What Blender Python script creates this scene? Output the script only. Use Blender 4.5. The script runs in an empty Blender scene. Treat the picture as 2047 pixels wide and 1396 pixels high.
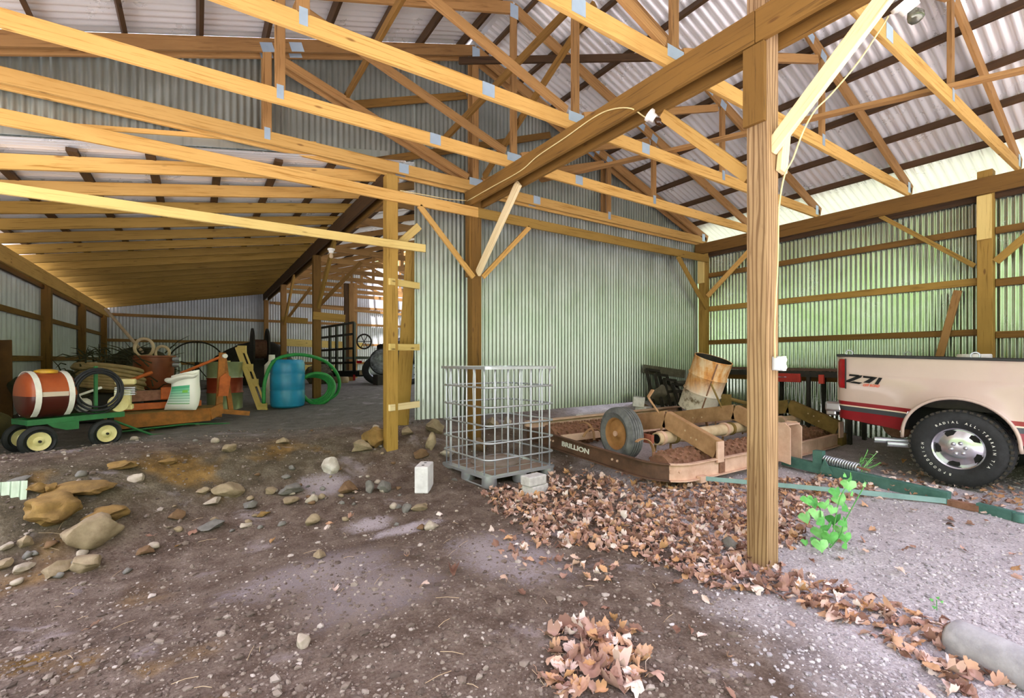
import bpy, bmesh, math, random
import numpy as np
from mathutils import Vector, Matrix, Euler, noise
R = random.Random(7)
SC = bpy.context.scene
COL = SC.collection
V = Vector
PI = math.pi

# ------------------------------------------------------------------ camera constants (2047 x 1396 frame)
F = 941.4; YAW = math.radians(33.79); CX = 1023.5; CY = 722.6; CH = 1.42
SY, CO = math.sin(YAW), math.cos(YAW)
def ray(x, y):
    a = (x - CX) / F; b = -(y - CY) / F
    return V((SY + a * CO, CO - a * SY, b))
def at(x, y, t):                      # point seen at pixel x, y, at depth t
    return V((0, 0, CH)) + ray(x, y) * t
def at_y(x, y, Y):
    r = ray(x, y); return V((0, 0, CH)) + r * (Y / r.y)
def at_x(x, y, X):
    r = ray(x, y); return V((0, 0, CH)) + r * (X / r.x)

# ------------------------------------------------------------------ terrain
GP = [(-6,-8,0),(0,-8,-.02),(6,-8,0),(12,-8,0),(-3,0,.02),(0,0,0),(1,1.5,0),(3.3,1.77,0),(1,3,0),(-.69,2.85,.0),(2.6,4.4,0),(3.6,4.6,.03),(2.2,5.2,.05),
 (3.3,5.45,.1),(4.1,3.1,.04),(6.0,1.14,.04),(6.58,1.49,.1),(6.6,-2.,.0),(8.7,1.7,.14),(8.7,4,.3),(11,2,.15),(11,6,.6),(8.6,5.9,.64),(7,5.9,.6),(5,5.9,.47),
 (4,5.2,.16),(4.8,4.2,.08),(6.3,4.3,.14),(7.6,4.2,.2),(6.5,5.3,.3),(3.3,5.95,.34),(2.5,6.15,.45),(2.07,5.9,.33),(1.9,5.4,.07),(1.33,5.2,.05),(1.4,6.25,.36),
 (.23,5.3,.04),(.26,6.1,.4),(-.6,4.85,.02),(-.75,5.4,.37),(-1.15,4.7,.0),(-1.4,5.2,.4),(-3,4.2,.1),(-3,5.2,.45),(-1.5,7.14,.42),(-.93,7.48,.44),
 (1.49,9.59,.58),(.43,10.18,.55),(-2.3,9,.5),(-2.3,18,.75),(-4,12,.6),(2,18,.78),(6,18,.78),(6,10,.72),(3.5,12.1,.78),(4,8,.66),(9,8,.7),(11,18,.78),(1.5,7.5,.45),(4.5,6.6,.55),(3,7,.55),(0,20.5,.8),(8,20.5,.8)]
_P = np.array(GP, float)
def _k(d2): return np.where(d2 > 1e-9, d2 * np.log(np.sqrt(d2) + 1e-9), 0.)
_n = len(_P)
_A = np.zeros((_n + 3, _n + 3))
_d2 = ((_P[:, None, :2] - _P[None, :, :2]) ** 2).sum(2)
_A[:_n, :_n] = _k(_d2) + np.eye(_n) * .004
_A[:_n, _n] = 1; _A[:_n, _n + 1:] = _P[:, :2]; _A[_n, :_n] = 1; _A[_n + 1:, :_n] = _P[:, :2].T
_W = np.linalg.solve(_A, np.concatenate([_P[:, 2], [0, 0, 0]]))
def gza(xy):
    d2 = ((xy[:, None, :] - _P[None, :, :2]) ** 2).sum(2)
    return _k(d2) @ _W[:_n] + _W[_n] + xy @ _W[_n + 1:]
def rough(x, y):
    n = noise.noise(V((x * 1.3, y * 1.3, 3))) * .02 + noise.noise(V((x * 4.1, y * 4.1, 9))) * .013 + noise.noise(V((x * 11, y * 11, 1))) * .006
    return n
def gz(x, y):
    return float(gza(np.array([[x, y]], float))[0]) + rough(x, y)

# ------------------------------------------------------------------ mesh builder
class MB:
    def __init__(s): s.v = []; s.f = []; s.uv = []; s.mi = []; s.m = 0
    def face(s, idx, uv=None):
        s.f.append(tuple(idx)); s.uv.append(uv); s.mi.append(s.m)
    def board(s, p0, p1, w, t, up=(0, 0, 1), ext=0.0):
        """box from p0 to p1 (centre line); w along 'up', t across"""
        p0 = V(p0); p1 = V(p1); d = (p1 - p0); L = d.length; d.normalize()
        p0 = p0 - d * ext; p1 = p1 + d * ext; L += 2 * ext
        u = V(up); u = (u - d * u.dot(d))
        if u.length < 1e-4: u = V((1, 0, 0)) - d * d.x
        u.normalize(); n = d.cross(u)
        b = len(s.v)
        for p in (p0, p1):
            for a, c in ((-1, -1), (1, -1), (1, 1), (-1, 1)):
                s.v.append(p + u * (w / 2 * a) + n * (t / 2 * c))
        o = R.random() * 50; q = R.random() * 9
        for k, (i, j, wd) in enumerate(((0, 1, w), (1, 2, t), (2, 3, w), (3, 0, t))):
            vv = q + k * .31
            s.face((b + i, b + j, b + 4 + j, b + 4 + i), [(o, vv), (o, vv + wd), (o + L, vv + wd), (o + L, vv)])
        s.face((b + 3, b + 2, b + 1, b), [(o, 0), (o, .05), (o + .05, .05), (o + .05, 0)])
        s.face((b + 4, b + 5, b + 6, b + 7), [(o, 0), (o, .05), (o + .05, .05), (o + .05, 0)])
        return s
    def box(s, c, d, M=None):
        c = V(c); b = len(s.v)
        for z in (-1, 1):
            for x, y in ((-1, -1), (1, -1), (1, 1), (-1, 1)):
                p = V((x * d[0] / 2, y * d[1] / 2, z * d[2] / 2))
                p = (M @ p if M else p) + c
                s.v.append(p)
        for q in ((3, 2, 1, 0), (4, 5, 6, 7), (0, 1, 5, 4), (1, 2, 6, 5), (2, 3, 7, 6), (3, 0, 4, 7)):
            s.face([b + i for i in q])
        return s
    def tube(s, pts, r, seg=8, closed=False, caps=True, flat=None):
        pts = [V(p) for p in pts]; n = len(pts); rings = []
        rr = r if isinstance(r, (list, tuple)) else [r] * n
        prev = None
        for i, p in enumerate(pts):
            if closed: t = pts[(i + 1) % n] - pts[i - 1]
            else: t = pts[min(i + 1, n - 1)] - pts[max(i - 1, 0)]
            t.normalize()
            if prev is None:
                a = V((0, 0, 1)) if abs(t.z) < .9 else V((1, 0, 0))
                x = t.cross(a).normalized()
            else:
                x = prev - t * prev.dot(t)
                x.normalize()
            prev = x; y = t.cross(x)
            b = len(s.v)
            for k in range(seg):
                a = 2 * PI * k / seg
                s.v.append(p + (x * math.cos(a) + y * math.sin(a) * (flat or 1)) * rr[i])
            rings.append(b)
        m = n if closed else n - 1
        for i in range(m):
            a, b = rings[i], rings[(i + 1) % n]
            for k in range(seg):
                k2 = (k + 1) % seg
                s.face((a + k, a + k2, b + k2, b + k))
        if caps and not closed:
            s.face([rings[0] + k for k in reversed(range(seg))]); s.face([rings[-1] + k for k in range(seg)])
        return s
    def strip(s, pts, w, t, side):
        """flat bar following pts; w along side vector, t thick"""
        pts = [V(p) for p in pts]; sd = V(side).normalized(); n = len(pts); rings = []
        for i, p in enumerate(pts):
            d = (pts[min(i + 1, n - 1)] - pts[max(i - 1, 0)]).normalized()
            nn = d.cross(sd).normalized(); b = len(s.v)
            for a, c in ((-1, -1), (1, -1), (1, 1), (-1, 1)): s.v.append(p + sd * (w / 2 * a) + nn * (t / 2 * c))
            rings.append(b)
        for i in range(n - 1):
            a, b = rings[i], rings[i + 1]
            for k in range(4):
                k2 = (k + 1) % 4; s.face((a + k, a + k2, b + k2, b + k))
        s.face([rings[0] + k for k in (3, 2, 1, 0)]); s.face([rings[-1] + k for k in range(4)])
        return s
    def lathe(s, prof, M, seg=24, close=False):
        """prof: [(r, h)] around local z, placed by matrix M"""
        rings = []
        for r, h in prof:
            b = len(s.v)
            if r < 1e-5: s.v.append(M @ V((0, 0, h))); rings.append((b, 1))
            else:
                for k in range(seg):
                    a = 2 * PI * k / seg; s.v.append(M @ V((r * math.cos(a), r * math.sin(a), h)))
                rings.append((b, seg))
        n = len(rings)
        for i in range(n if close else n - 1):
            (a, na), (b, nb) = rings[i], rings[(i + 1) % n]
            for k in range(seg):
                k2 = (k + 1) % seg
                if na == 1 and nb == 1: break
                if na == 1: s.face((a, b + k2, b + k))
                elif nb == 1: s.face((a + k, a + k2, b))
                else: s.face((a + k, a + k2, b + k2, b + k))
        return s
    def prism(s, poly, M, h):
        """2D polygon in local xy extruded h along local z"""
        n = len(poly); b = len(s.v)
        for z in (0, h):
            for x, y in poly: s.v.append(M @ V((x, y, z)))
        s.face([b + i for i in reversed(range(n))]); s.face([b + n + i for i in range(n)])
        for i in range(n):
            j = (i + 1) % n; s.face((b + i, b + j, b + n + j, b + n + i))
        return s
    def rock(s, c, size, seed, sub=3, flat=1.0, rot=0, rough_=.35, chis=.93):
        bm = bmesh.new(); bmesh.ops.create_icosphere(bm, subdivisions=sub, radius=1)
        rr = random.Random(seed); off = V((rr.random() * 40, rr.random() * 40, rr.random() * 40))
        pl = [(V((rr.uniform(-1, 1), rr.uniform(-1, 1), rr.uniform(-1, 1))).normalized(), rr.uniform(.42, .8)) for _ in range(13)]
        M = Matrix.Rotation(rot, 3, 'Z'); b = len(s.v)
        for v in bm.verts:
            p = v.co.copy()
            for nn, d in pl:
                q = p.dot(nn)
                if q > d: p -= nn * (q - d) * chis
            p *= 1 + rough_ * .5 * noise.noise(p * 1.6 + off) + .05 * noise.noise(p * 5 + off)
            p = V((p.x * size[0], p.y * size[1], p.z * size[2] * flat))
            s.v.append(M @ p + V(c))
        for f in bm.faces: s.face([b + v.index for v in f.verts])
        bm.free(); return s
    def mesh(s, name):
        me = bpy.data.meshes.new(name)
        me.from_pydata([tuple(v) for v in s.v], [], s.f)
        if any(s.uv):
            l = me.uv_layers.new(name='UVMap'); k = 0
            for f, uv in zip(s.f, s.uv):
                for i in range(len(f)):
                    l.data[k].uv = uv[i] if uv else (0, 0); k += 1
        if any(s.mi): me.polygons.foreach_set('material_index', s.mi)
        return me

def shade(o, ang=40):
    me = o.data
    me.polygons.foreach_set('use_smooth', [True] * len(me.polygons))
    if ang < 180:
        bm = bmesh.new(); bm.from_mesh(me); a = math.radians(ang)
        for e in bm.edges:
            if len(e.link_faces) == 2 and e.calc_face_angle(0) > a: e.smooth = False
        bm.to_mesh(me); bm.free()

def obj(name, mb, mat, parent=None, smooth=None, bevel=0):
    me = mb if isinstance(mb, bpy.types.Mesh) else mb.mesh(name)
    mats = mat if isinstance(mat, (list, tuple)) else [mat]
    for m in mats: me.materials.append(m)
    o = bpy.data.objects.new(name, me); COL.objects.link(o)
    if parent is not None:
        o.parent = parent
        if parent.type == 'EMPTY':
            o.matrix_parent_inverse = Matrix.Translation(parent.location).inverted()
        else:
            o.matrix_parent_inverse = Matrix.Translation(-V(parent.get('_org', (0, 0, 0))))
    else:
        co = [v.co for v in me.vertices]
        lo = V([min(c[i] for c in co) for i in range(3)]); hi = V([max(c[i] for c in co) for i in range(3)])
        org = V(((lo.x + hi.x) / 2, (lo.y + hi.y) / 2, lo.z))
        me.transform(Matrix.Translation(-org)); o.location = org; o['_org'] = tuple(org)
    if smooth is not None: shade(o, smooth)
    if bevel:
        b = o.modifiers.new('Bevel', 'BEVEL'); b.width = bevel; b.segments = 2; b.limit_method = 'ANGLE'; b.harden_normals = False
    return o
def tag(o, label, cat, group=None, kind=None):
    o['label'] = label; o['category'] = cat
    if group: o['group'] = group
    if kind: o['kind'] = kind
    return o
def thing(name, loc, label, cat, group=None):
    e = bpy.data.objects.new(name, None); COL.objects.link(e); e.location = V(loc); e.empty_display_size = .1
    return tag(e, label, cat, group)
def struct(name, mb, mat, smooth=None):
    o = obj(name, mb, mat, None, smooth); o['kind'] = 'structure'; return o
def copy_thing(root, loc, rz=0, label=None, group=None, scale=None):
    r = root.copy(); COL.objects.link(r); r.location = loc; r.rotation_euler = (0, 0, rz)
    if scale: r.scale = (scale,) * 3
    if label: r['label'] = label
    if group: r['group'] = group
    for ch in list(root.children):
        c = ch.copy(); COL.objects.link(c); c.parent = r; c.matrix_parent_inverse = ch.matrix_parent_inverse.copy()
        for g in list(ch.children):
            d = g.copy(); COL.objects.link(d); d.parent = c; d.matrix_parent_inverse = g.matrix_parent_inverse.copy()
    return r
def text_mesh(body, size, ext, M, bold=0.0, sx=1.0, shear=0.0):
    cu = bpy.data.curves.new('lettering', 'FONT'); cu.body = body; cu.size = size; cu.extrude = ext; cu.offset = bold; cu.shear = shear
    cu.align_x = 'CENTER'; cu.align_y = 'CENTER'; cu.resolution_u = 3
    o = bpy.data.objects.new('lettering', cu); COL.objects.link(o)
    dg = bpy.context.evaluated_depsgraph_get(); me = bpy.data.meshes.new_from_object(o.evaluated_get(dg))
    bpy.data.objects.remove(o); bpy.data.curves.remove(cu)
    me.transform(Matrix.Diagonal((sx, 1, 1, 1))); me.transform(M); return me
def frame(o, x, y, z=None):
    """matrix with origin o and local axes x, y (z = x cross y)"""
    x = V(x).normalized(); y = V(y); y = (y - x * y.dot(x)).normalized(); z = x.cross(y)
    m = Matrix((x, y, z)).transposed().to_4x4(); m.translation = V(o); return m
ORD = 'first second third fourth fifth sixth seventh eighth ninth tenth eleventh twelfth thirteenth fourteenth fifteenth sixteenth seventeenth eighteenth nineteenth twentieth'.split()

# ------------------------------------------------------------------ materials
def lin(h):
    if isinstance(h, str):
        c = [int(h[i:i + 2], 16) / 255 for i in (0, 2, 4)]
    else: c = [v / 255 for v in h]
    return tuple(((v + .055) / 1.055) ** 2.4 if v > .04045 else v / 12.92 for v in c) + (1,)
class NT:
    def __init__(s, name):
        s.m = bpy.data.materials.new(name); s.m.use_nodes = True; s.t = s.m.node_tree; s.n = s.t.nodes; s.l = s.t.links
        s.b = s.n['Principled BSDF']
    def new(s, ty, **k):
        o = s.n.new(ty)
        for a, v in k.items(): setattr(o, a, v)
        return o
    def link(s, a, b): s.l.new(a, b)
    def coord(s, which='Object', scale=(1, 1, 1)):
        c = s.new('ShaderNodeTexCoord'); m = s.new('ShaderNodeMapping'); m.inputs['Scale'].default_value = scale
        s.link(c.outputs[which], m.inputs['Vector']); return m.outputs['Vector']
    def noise(s, vec, scale, detail=5, rough=.6, dist=0):
        n = s.new('ShaderNodeTexNoise'); n.inputs['Scale'].default_value = scale; n.inputs['Detail'].default_value = detail
        n.inputs['Roughness'].default_value = rough; n.inputs['Distortion'].default_value = dist
        s.link(vec, n.inputs['Vector']); return n.outputs['Fac']
    def ramp(s, fac, stops):
        r = s.new('ShaderNodeValToRGB'); e = r.color_ramp.elements
        while len(e) > 1: e.remove(e[-1])
        e[0].position = stops[0][0]; e[0].color = stops[0][1]
        for p, c in stops[1:]:
            k = e.new(p); k.color = c
        s.link(fac, r.inputs['Fac']); return r.outputs['Color']
    def mix(s, fac, a, b, mode='MIX'):
        m = s.new('ShaderNodeMix', data_type='RGBA', blend_type=mode)
        for sock, val in ((m.inputs['Factor'], fac), (m.inputs[6], a), (m.inputs[7], b)):
            if isinstance(val, (int, float)): sock.default_value = val
            elif isinstance(val, tuple): sock.default_value = val
            else: s.link(val, sock)
        return m.outputs[2]
    def math(s, op, a, b=0.0, c=None):
        m = s.new('ShaderNodeMath', operation=op)
        for i, v in enumerate((a, b) if c is None else (a, b, c)):
            if isinstance(v, (int, float)): m.inputs[i].default_value = v
            else: s.link(v, m.inputs[i])
        return m.outputs[0]
    def bump(s, h, strength, dist=.02):
        b = s.new('ShaderNodeBump'); b.inputs['Strength'].default_value = strength; b.inputs['Distance'].default_value = dist
        s.link(h, b.inputs['Height']); s.link(b.outputs['Normal'], s.b.inputs['Normal'])
    def fin(s, col, rough=.6, metal=0., spec=None):
        if isinstance(col, tuple): s.b.inputs['Base Color'].default_value = col
        else: s.link(col, s.b.inputs['Base Color'])
        if isinstance(rough, (int, float)): s.b.inputs['Roughness'].default_value = rough
        else: s.link(rough, s.b.inputs['Roughness'])
        s.b.inputs['Metallic'].default_value = metal
        if spec is not None: s.b.inputs['Specular IOR Level'].default_value = spec
        return s.m
def pm(name, c1, c2=None, scale=6, rough=.6, metal=0., bump=0, bscale=60, lo=.35, hi=.65, spec=None):
    t = NT(name); v = t.coord()
    if c2:
        f = t.noise(v, scale, 7, .65); col = t.ramp(f, [(lo, lin(c1)), (hi, lin(c2))])
    else: col = lin(c1)
    if bump: t.bump(t.noise(v, bscale, 4), bump, .01)
    return t.fin(col, rough, metal, spec)
def wood(name, light, dark, knot='5a3a1a', rough=.7, vary=.3, dirt=0.35, ring=0):
    t = NT(name)
    c = t.new('ShaderNodeTexCoord'); mp = t.new('ShaderNodeMapping'); mp.inputs['Scale'].default_value = (1.1, 26, 1)
    t.link(c.outputs['UV'], mp.inputs['Vector'])
    g = t.noise(mp.outputs['Vector'], 1.6, 8, .62, .9)
    col = t.ramp(g, [(.3, lin(dark)), (.47, lin(light)), (.7, lin(light))])
    mk = t.new('ShaderNodeMapping'); mk.inputs['Scale'].default_value = (2.2, 7, 1); t.link(c.outputs['UV'], mk.inputs['Vector'])
    vo = t.new('ShaderNodeTexVoronoi'); vo.inputs['Scale'].default_value = 1.0; t.link(mk.outputs['Vector'], vo.inputs['Vector'])
    k = t.ramp(vo.outputs['Distance'], [(.05, (1, 1, 1, 1)), (.11, (0, 0, 0, 1))])
    col = t.mix(t.math('MULTIPLY', k, .75), col, lin(knot))
    b = t.noise(t.coord('UV', (.9, 3, 1)), 1.3, 5, .6)
    col = t.mix(t.math('MULTIPLY', t.ramp(b, [(.45, (0, 0, 0, 1)), (.7, (1, 1, 1, 1))]), dirt), col, lin(dark))
    if ring:
        mr_ = t.new('ShaderNodeMapping'); mr_.inputs['Scale'].default_value = (.55, 5.5, 1); t.link(c.outputs['UV'], mr_.inputs['Vector'])
        wv_ = t.new('ShaderNodeTexWave'); wv_.wave_type = 'BANDS'; wv_.bands_direction = 'Y'; wv_.inputs['Scale'].default_value = 1.9; wv_.inputs['Distortion'].default_value = 7.5
        wv_.inputs['Detail'].default_value = 1.5; wv_.inputs['Detail Scale'].default_value = .9; t.link(mr_.outputs['Vector'], wv_.inputs['Vector'])
        col = t.mix(t.math('MULTIPLY', t.ramp(wv_.outputs['Fac'], [(.55, (0, 0, 0, 1)), (.95, (1, 1, 1, 1))]), ring), col, lin(dark))
    oi = t.new('ShaderNodeObjectInfo')
    hsv = t.new('ShaderNodeHueSaturation'); t.link(col, hsv.inputs['Color'])
    t.link(t.math('MULTIPLY_ADD', oi.outputs['Random'], vary, 1 - vary / 2), hsv.inputs['Value'])
    t.bump(g, .15, .004)
    return t.fin(hsv.outputs['Color'], rough, 0, .3)
M = {}
M['wood_gold'] = wood('Golden pine', 'd0a55e', 'a3752f', '6b451c')
M['wood_pale'] = wood('Pale new pine', 'efdcae', 'd6b67c', vary=.15, dirt=.15)
M['wood_brown'] = wood('Weathered brown lumber', '7f5d2a', '513816')
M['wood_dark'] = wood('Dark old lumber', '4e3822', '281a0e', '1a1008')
M['wood_orange'] = wood('Orange stained lumber', 'a27a4a', '6e4d29', vary=.35)
M['wood_olive'] = wood('Olive tinted lumber', 'a5833f', '75581f')
M['wood_post'] = wood('Large post timber', 'ac8e68', '6d5033', '4a2c14', vary=0, dirt=.4, ring=.8)
M['wood_yellow'] = wood('Yellow lumber', 'dfc57c', 'b99752', vary=.1)
def galv(name, c1, c2, rough=.38, metal=.75, streak=None):
    t = NT(name); v = t.coord('Object')
    n = t.noise(v, 2.2, 6, .6); col = t.ramp(n, [(.3, lin(c1)), (.7, lin(c2))])
    if streak:
        s = t.noise(t.coord('Object', (14, 14, .5)), 1.5, 4, .6)
        col = t.mix(t.math('MULTIPLY', t.ramp(s, [(.52, (0, 0, 0, 1)), (.72, (1, 1, 1, 1))]), .5), col, lin(streak))
    rg = t.ramp(n, [(.3, (rough - .06,) * 3 + (1,)), (.7, (rough + .1,) * 3 + (1,))])
    return t.fin(col, rg, metal)
M['galv_wall'] = galv('Galvanised partition sheet', 'a2aba5', 'b6beb8', .34, .8, '868e86')
M['galv_right'] = galv('Galvanised side sheet', 'b4beb2', 'bcc6ba', .2, .92)
M['galv_roof'] = galv('Galvanised roof sheet', 'eeeff0', 'f4f4f5', .3, .45)
M['galv_far'] = galv('Galvanised rear sheet', 'c0c4cb', 'd9dde4', .5, .3, '9aa0a4')
M['galv_part'] = galv('Zinc bars', 'b9bfcb', 'd8dde8', .35, .75)
M['plate'] = galv('Truss connector zinc', '9fb4c8', 'c2d6e4', .45, .5)
M['white'] = pm('White plastic', 'f1f0ea', 'e2e1da', 12, .45)
M['black'] = pm('Black enamel', '121214', '1d1d20', 8, .4)
M['blacksoft'] = pm('Dark rough iron', '1e1b18', '332d27', 9, .75)
M['rubber'] = pm('Rubber', '1b1c20', '2a2b30', 14, .7, bump=.2)
M['rubber_grey'] = pm('Dusty rubber', '55575a', '77787a', 10, .8, bump=.2)
M['rust'] = pm('Dusty rusted paint', 'b8906c', '9a7452', 7, .8, bump=.15)
M['rust_pink'] = pm('Faded red oxide', 'e3c2ae', 'c9a18c', 5, .75, bump=.1)
M['rust_dark'] = pm('Dark rust', '7a5644', '9a705c', 16, .9, bump=.5, bscale=90)
M['rust_yellow'] = pm('Ochre dusted steel', '8f7540', '6f5a2c', 6, .75, bump=.1)
M['cream'] = pm('Cream dusted pipe', 'd9c3a4', 'c0a583', 6, .7)
M['concrete'] = pm('Concrete block', 'dcd9dc', 'c0bcc0', 22, .95, bump=.4, bscale=120)
M['whiteblock'] = pm('White painted block', 'f0eef4', 'd9d6de', 10, .85, bump=.2)
M['green_paint'] = pm('Dark green paint', '557f78', '3d665f', 8, .55)
M['green_cart'] = pm('Cart green paint', '2f7a45', '256338', 8, .5)
M['teal'] = pm('Pale blue green paint', '8fb0b0', '7a9a98', 5, .6)
M['yellow'] = pm('Cream yellow paint', 'f5ebb4', 'e0d08c', 8, .5)
M['chrome'] = pm('Polished alloy', 'd8d8e0', 'c4c4d0', 3, .22, .9)
M['dark'] = pm('Shadow black', '0b0b0c', None, 1, .8)  # black decal print, plus shade painted into holes and bores
WORLD_STRENGTH = 1.4; EXPOSURE = 1.52; SUN = 7.0; RF0 = 6.25; RFS = .79
# ================================================================== GROUND
def ground_mesh():
    xs = np.concatenate([np.arange(-14, -4, .5), np.arange(-4, 10, .07), np.arange(10, 18.1, .5)])
    ys = np.concatenate([np.arange(-14, .4, .6), np.arange(.4, 7.2, .06), np.arange(7.2, 13, .14), np.arange(13, 24.1, .5)])
    gx, gy = np.meshgrid(xs, ys); xy = np.stack([gx.ravel(), gy.ravel()], 1)
    cl = xy.copy(); cl[:, 0] = np.clip(cl[:, 0], -5, 11.5); cl[:, 1] = np.clip(cl[:, 1], -7, 20.5)
    z = gza(cl)
    far = np.hypot(xy[:, 0] - cl[:, 0], xy[:, 1] - cl[:, 1])
    m = MB(); nx = len(xs)
    for (x, y), zz, f in zip(xy, z, far): m.v.append((x, y, zz + rough(x, y)))
    for j in range(len(ys) - 1):
        for i in range(nx - 1): m.f.append((j * nx + i, j * nx + i + 1, (j + 1) * nx + i + 1, (j + 1) * nx + i)); m.uv.append(None); m.mi.append(0)
    return m
def ground_mat():
    t = NT('Dirt and gravel'); v = t.coord('Object')
    geo = t.new('ShaderNodeNewGeometry'); sep = t.new('ShaderNodeSeparateXYZ'); t.link(geo.outputs['Position'], sep.inputs[0])
    big = t.noise(geo.outputs['Position'], .9, 6, .62); mid = t.noise(geo.outputs['Position'], 5, 8, .7); fine = t.noise(geo.outputs['Position'], 60, 5, .7)
    dirt = t.ramp(t.math('ADD', t.math('MULTIPLY', mid, .6), t.math('MULTIPLY', fine, .4)), [(.3, lin('382e2a')), (.46, lin('64554d')), (.6, lin('84766e')), (.72, lin('b0a4a0'))])
    och = t.ramp(mid, [(.3, lin('4b3b22')), (.55, lin('8a6a35')), (.75, lin('b08a4a'))])
    grey = t.ramp(t.math('ADD', t.math('MULTIPLY', mid, .35), t.math('MULTIPLY', fine, .65)), [(.3, lin('7d767a')), (.5, lin('b3acb2')), (.7, lin('ddd8de'))])
    grey_floor = t.ramp(t.math('ADD', t.math('MULTIPLY', mid, .5), t.math('MULTIPLY', fine, .5)), [(.3, lin('4c4a46')), (.6, lin('7d7a76')), (.75, lin('9a9792'))])
    X, Y = sep.outputs[0], sep.outputs[1]
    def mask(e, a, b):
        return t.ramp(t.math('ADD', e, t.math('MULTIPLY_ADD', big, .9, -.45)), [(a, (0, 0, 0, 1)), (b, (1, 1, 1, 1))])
    # gravel to the right of a line that runs from the near foreground out past the near post
    mg = mask(t.math('MULTIPLY_ADD', t.math('SUBTRACT', X, t.math('MULTIPLY_ADD', Y, .55, 1.75)), .5, .5), .42, .75)
    ml = mask(t.math('MULTIPLY_ADD', t.math('ADD', X, t.math('MULTIPLY', Y, .5)), -.45, 1.25), .45, .8)   # ochre clay on the left bank
    mo = t.ramp(t.noise(geo.outputs['Position'], 1.7, 3, .5), [(.52, (0, 0, 0, 1)), (.64, (1, 1, 1, 1))])
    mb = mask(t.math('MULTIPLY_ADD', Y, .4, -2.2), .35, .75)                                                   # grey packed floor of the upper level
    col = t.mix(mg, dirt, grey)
    col = t.mix(mb, col, grey_floor)
    col = t.mix(t.math('MULTIPLY', t.math('MULTIPLY', ml, mo), .9), col, och)
    bk = t.ramp(t.math('MULTIPLY_ADD', t.math('ABSOLUTE', t.math('SUBTRACT', t.math('SUBTRACT', Y, t.math('MULTIPLY', X, .35)), t.math('MULTIPLY_ADD', big, .8, 5.3))), -1.0, 1.0), [(.25, (0, 0, 0, 1)), (.75, (1, 1, 1, 1))])
    lx = t.ramp(t.math('MULTIPLY_ADD', X, -.5, 1.2), [(.1, (0, 0, 0, 1)), (.5, (1, 1, 1, 1))])
    bank = t.ramp(t.math('ADD', t.math('MULTIPLY', mid, .6), t.math('MULTIPLY', fine, .4)), [(.32, lin('332e24')), (.5, lin('5d5546')), (.66, lin('857c6c'))])
    col = t.mix(t.math('MULTIPLY', t.math('MULTIPLY', bk, lx), .85), col, bank)
    col = t.mix(t.math('MULTIPLY', t.math('MULTIPLY', bk, lx), t.math('MULTIPLY', mo, .75)), col, och)
    def stain(cx_s, cy_s, ax_s, ay_s):
        dx = t.math('MULTIPLY', t.math('SUBTRACT', X, cx_s), 1 / ax_s); dy = t.math('MULTIPLY', t.math('SUBTRACT', Y, cy_s), 1 / ay_s)
        r2 = t.math('ADD', t.math('ADD', t.math('MULTIPLY', dx, dx), t.math('MULTIPLY', dy, dy)), t.math('ADD', t.math('MULTIPLY_ADD', mid, 2.4, -1.2), t.math('MULTIPLY_ADD', fine, 2.4, -1.2)))
        return t.ramp(r2, [(.1, (1, 1, 1, 1)), (1.0, (0, 0, 0, 1))])
    for sx_, sy_, a_, b_, k_s in ((1.32, 4.3, .25, .2, .6), (1.55, 3.95, .34, .14, .65), (1.15, 5.35, .3, .3, .45), (.7, 3.5, .6, .4, .28), (.9, 2.9, .5, .4, .22), (1.9, 2.9, .4, .6, .4)):
        col = t.mix(t.math('MULTIPLY', stain(sx_, sy_, a_, b_), k_s), col, lin('d8cfdc'))
    pale = t.ramp(t.noise(geo.outputs['Position'], 2.3, 5, .6, .4), [(.6, (0, 0, 0, 1)), (.72, (1, 1, 1, 1))])
    col = t.mix(t.math('MULTIPLY', pale, .35), col, lin('cfc6d2'))
    om1 = t.math('MAXIMUM', t.ramp(t.math('MULTIPLY_ADD', Y, -.5, -.3), [(.2, (0, 0, 0, 1)), (.6, (1, 1, 1, 1))]), t.ramp(t.math('MULTIPLY_ADD', X, -1.0, -2.3), [(.2, (0, 0, 0, 1)), (.6, (1, 1, 1, 1))]))
    om2 = t.ramp(t.math('MULTIPLY_ADD', X, .5, -4.3), [(.2, (0, 0, 0, 1)), (.6, (1, 1, 1, 1))])
    col = t.mix(om2, t.mix(om1, col, lin('d4d1ce')), lin('747862'))
    h = t.math('ADD', t.math('MULTIPLY', mid, .6), t.math('MULTIPLY', fine, .25))
    t.bump(h, .7, .05)
    return t.fin(col, .95, 0, .15)
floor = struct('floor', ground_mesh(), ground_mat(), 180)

# ================================================================== CORRUGATED SHEETS
def corr(name, origin, u, v, n, ulen, rng, mat, pitch=.0678, amp=.009, seg=8, lap=.66, kind='structure'):
    """waves along u, ribs along v; rng(u) -> list of (v0, v1)"""
    origin, u, v, n = V(origin), V(u), V(v), V(n)
    m = MB(); k = int(ulen / pitch * seg); prev = None
    for i in range(k + 1):
        uu = ulen * i / k; off = amp * math.sin(2 * PI * uu / pitch)
        lapn = (uu / lap) % 1.0; off += .0025 * (1 - lapn)
        r = rng(uu); cur = []
        for a, b in r:
            q = len(m.v); m.v += [origin + u * uu + v * a + n * off, origin + u * uu + v * b + n * off]; cur.append(q)
        if prev and len(prev) == len(cur):
            for p, q in zip(prev, cur): m.face((p, q, q + 1, p + 1))
        prev = cur
    o = struct(name, m, mat, 180) if kind == 'structure' else obj(name, m, mat, None, 180)
    return o
SL = .345; RZ = 5.85; GX = 3.3                       # roof slope, ridge line height, ridge position
def top_chord(x): return RZ - SL * abs(x - GX)       # centre line of the top chords
csl = math.sqrt(1 + SL * SL)
RS = .075 + .09 + .014                               # sheet above chord centre, along the normal
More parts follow.
